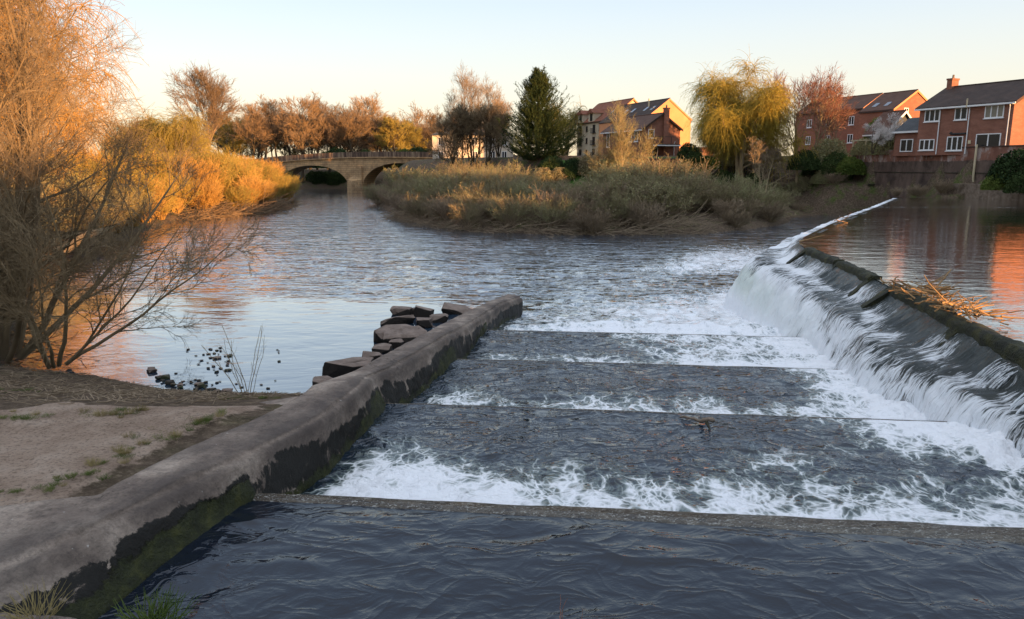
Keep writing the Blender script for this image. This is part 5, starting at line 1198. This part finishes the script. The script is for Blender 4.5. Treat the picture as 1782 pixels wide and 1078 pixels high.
for a in (7.6, 12.2):
    m = MB(); V = [(-.2, a - 1.2, zE), (2.6, a - 1.2, zE), (2.6, a + 1.2, zE), (-.2, a + 1.2, zE), (-.2, a - 1.2, zE + 1.7), (2.6, a - 1.2, zE + 1.7), (2.6, a + 1.2, zE + 1.7), (-.2, a + 1.2, zE + 1.7)]; m.hexa(V); dm = m.build('dormer', M['render'], hH)
    m = MB(); m.add([(-.6, a - 1.5, zE + 1.6), (-.6, a + 1.5, zE + 1.6), (-.6, a, zE + 2.5), (4.0, a - 1.5, zE + 1.6), (4.0, a + 1.5, zE + 1.6), (4.0, a, zE + 2.5)], [(0, 1, 2), (3, 5, 4)]); m.add([(-.6, a - 1.5, zE + 1.6), (-.6, a, zE + 2.5), (4, a, zE + 2.5), (4, a - 1.5, zE + 1.6), (-.6, a + 1.5, zE + 1.6), (-.6, a, zE + 2.5), (4, a, zE + 2.5), (4, a + 1.5, zE + 1.6)], [(0, 1, 2, 3), (4, 7, 6, 5)]); m.build('dormer_roof', M['tile_red'], dm)
    m = MB(); m.box((-.23, a - .5, zE + .1), (-.203, a + .5, zE + 1.5)); m.build('dormer_window', M['glass'], dm)
rooflight(hH, 2, .25, 9.6, zE, zR)
# pale house far left behind bare trees
A5 = at(752, 236, Y=150); ps = empty('pale_house', (A5[0], 150, 0), R(-4), 'pale stone house with hipped slate roof behind the dark bare trees', 'house')
zE = at(752, 236, Y=150)[2]; m = MB(); m.box((0, 0, 6.5), (15.5, 8, zE)); m.build('wall', M['whitewall'], ps)
V = [(-.3, -.3, zE), (15.8, -.3, zE), (15.8, 8.3, zE), (-.3, 8.3, zE), (3.5, 4, zE + 2.6), (12, 4, zE + 2.6)]
mesh_np('roof', np.array(V), [np.array([(0, 1, 5, 4), (2, 3, 4, 5), (3, 2, 1, 0)]), np.array([(1, 2, 5), (3, 0, 4)])], M['slate'], ps, smooth=False)
for a in (1.2, 4.2, 8, 11.5, 13.8):
    for z in (zE - 1.9, zE - 4.6): window(ps, 'g', a, z, 1.0, 1.5, 2)
chimney(ps, 3.2, 3.7, zE + 2.3, zE + 3.9, 1, .7, M['brick'], 2)
# low garden walls by chimney house
def flatwall(name, a, b, z0, z1, th, mat, label, cap=None, cat='wall'):
    a = np.array(a[:2], float); b = np.array(b[:2], float); L = np.linalg.norm(b - a); o = empty(name, (*a, 0), math.atan2(b[1] - a[1], b[0] - a[0]), label, cat)
    m = MB(); m.box((0, 0, z0), (L, th, z1)); m.build('wall_body', mat, o)
    if cap: m = MB(); m.box((-.05, -.06, z1 + .002), (L + .05, th + .06, z1 + .12)); m.build('coping', cap, o)
    return o
flatwall('garden_wall', at(1100, 290, Y=101), at(1235, 290, Y=104), 5.0, 6.75, .25, M['brick2'], 'low brown garden wall in front of the chimney house', M['stone'])
# low building seen under willow
flatwall('boundary_wall', at(1185, 290, Y=112), at(1240, 290, Y=114), 5.0, 8.6, .3, M['brick'], 'sunlit orange brick wall glimpsed between the chimney house and the willow')
# lawn strip
lp = [at(900, 300, Y=96), at(1060, 300, Y=96), at(1060, 300, Y=101), at(900, 300, Y=101)]
X, Y = np.meshgrid(np.linspace(lp[0][0] - 2, lp[1][0] + 14, 40), np.linspace(94, 105, 24)); Z = hgt(X, Y) + .06
tag(mesh_np('lawn', np.stack([X, Y, Z], -1).reshape(-1, 3), grid_faces(24, 40), M['lawn']), kind='structure')
# ------------------------------------------------------------------ retaining wall
rw = empty('retaining_wall', (RW_A[0], RW_A[1], 0), math.atan2(RW_D[1], RW_D[0]), 'tall stained retaining wall of brick over dark concrete below the red brick house', 'wall')
Lw = float(np.linalg.norm(RW_B - RW_A)); m = MB(); m.box((0, -.3, 2.2), (Lw, .0, 7.62)); m.build('wall_body', M['retain'], rw)
m = MB(); m.box((0, -.38, 7.623), (Lw - 6.4, .10, 7.72)); m.build('coping', M['darkstone'] if 'darkstone' in M else M['tile_dark'], rw)
m = MB(); m.box((0, .003, 5.02), (Lw, .06, 5.10)); m.build('ledge_band', M['wetstone'], rw)
m = MB(); m.box((Lw + .003, -.45, 2.2), (Lw + .5, .1, 7.5)); m.build('end_pier', M['stone'], rw)
pp = at(1693, 313, Y=70); q1 = at(1700, 254, Y=79)
# marker post against the wall
rwx = lambda al, off: RW_A + RW_D * al + np.array((-RW_D[1], RW_D[0])) * off
best = min(np.arange(0, Lw, .1), key=lambda al: abs((lambda c: c[0] / c[1])(rwx(al, .2)) - at(1696, 285, Y=1)[0] / 1.0))
pb = rwx(best, .2); m = MB(); m.tube([(0, 0, 0), (0, 0, 4.2)], .11, 8); o = m.build('depth_post', M['postwood'], None, True); o.location = (pb[0], pb[1], 3.7); tag(o, 'tall pale wooden post standing against the retaining wall', 'post')
# lower quay wall, right of weir end
flatwall('quay_wall', rwx(1, 3.6), rwx(23, 2.6), 2.0, 4.05, .6, M['stone'], 'low grey stone quay wall at the pool edge near the right frame edge', None)
flatwall('stepped_wall', at(1375, 352, z=1.0), at(1500, 345, Y=90), .3, 3.1, .6, M['stone'], 'low crumbling stone wall across the bank behind the island tip')
for k, (px, py, Y_, s) in enumerate([(1600, 340, 76, .8), (1640, 338, 75, .9), (1560, 340, 77, .6), (1590, 338, 78, .7), (1680, 338, 74, .6)]):
    p = at(px, py, Y=Y_); place(scr[4], (p[0], Y_, max(2.8, gz(p[0], Y_)) - .1), k, s * .7, 'brown straggly bush on the ledge below the retaining wall', 'straggly bushes at the weir end')
for k in range(16):   # boulders on bank at weir end
    px = rs.uniform(1385, 1600); p = at(px, rs.uniform(338, 362), Y=rs.uniform(76, 90)); zz = gz(p[0], p[1]); s = rs.uniform(.5, 1.3)
    if zz < 0: continue
    o = bpy.data.objects.new('boulder', pm[(k * 2) % 5]); COL.objects.link(o); o.location = (p[0], p[1], zz); o.scale = (s, s, s * .6); tag(o, 'dark boulder on the earthy bank between the island and the weir end', 'rock', 'boulders near the weir end')
# pergola
pg = empty('pergola', (*at(1506, 262, Y=92)[:2], 6.6), R(20), 'small timber pergola beside the blossom tree', 'pergola')
for x, y in ((0, 0), (2.6, 0), (0, 2), (2.6, 2)): m = MB(); m.box((x - .07, y - .07, 0), (x + .07, y + .07, 2.2)); m.build('post', M['postwood'], pg)
m = MB(); [m.box((-.4, y - .06, 2.203), (3.0, y + .06, 2.35)) for y in (0, .66, 1.33, 2)]; m.build('beam', M['postwood'], pg)
# small white water bird on the bank
bd = empty('gull', (*at(1462, 326, Y=88)[:2], gz(*at(1462, 326, Y=88)[:2]) + .5), 0, 'small white gull standing on the earthy bank near the weir end', 'bird')
m = MB(); m.tube([(-.28, 0, .16), (-.18, 0, .2), (0, 0, .26), (.13, 0, .32), (.2, 0, .42), (.24, 0, .47), (.27, 0, .46), (.34, 0, .45)], [.01, .05, .09, .08, .05, .055, .04, .006], 10); m.build('body', M['white'], bd, True)
m = MB(); m.tube([(0, .03, -.1), (0, .03, .2)], .012, 5); m.tube([(0, -.03, -.1), (0, -.03, .2)], .012, 5); m.build('leg', M['metal'], bd)
for o in HOLD:
    if o.name not in USED:
        for c in list(o.children): bpy.data.objects.remove(c)
        bpy.data.objects.remove(o)
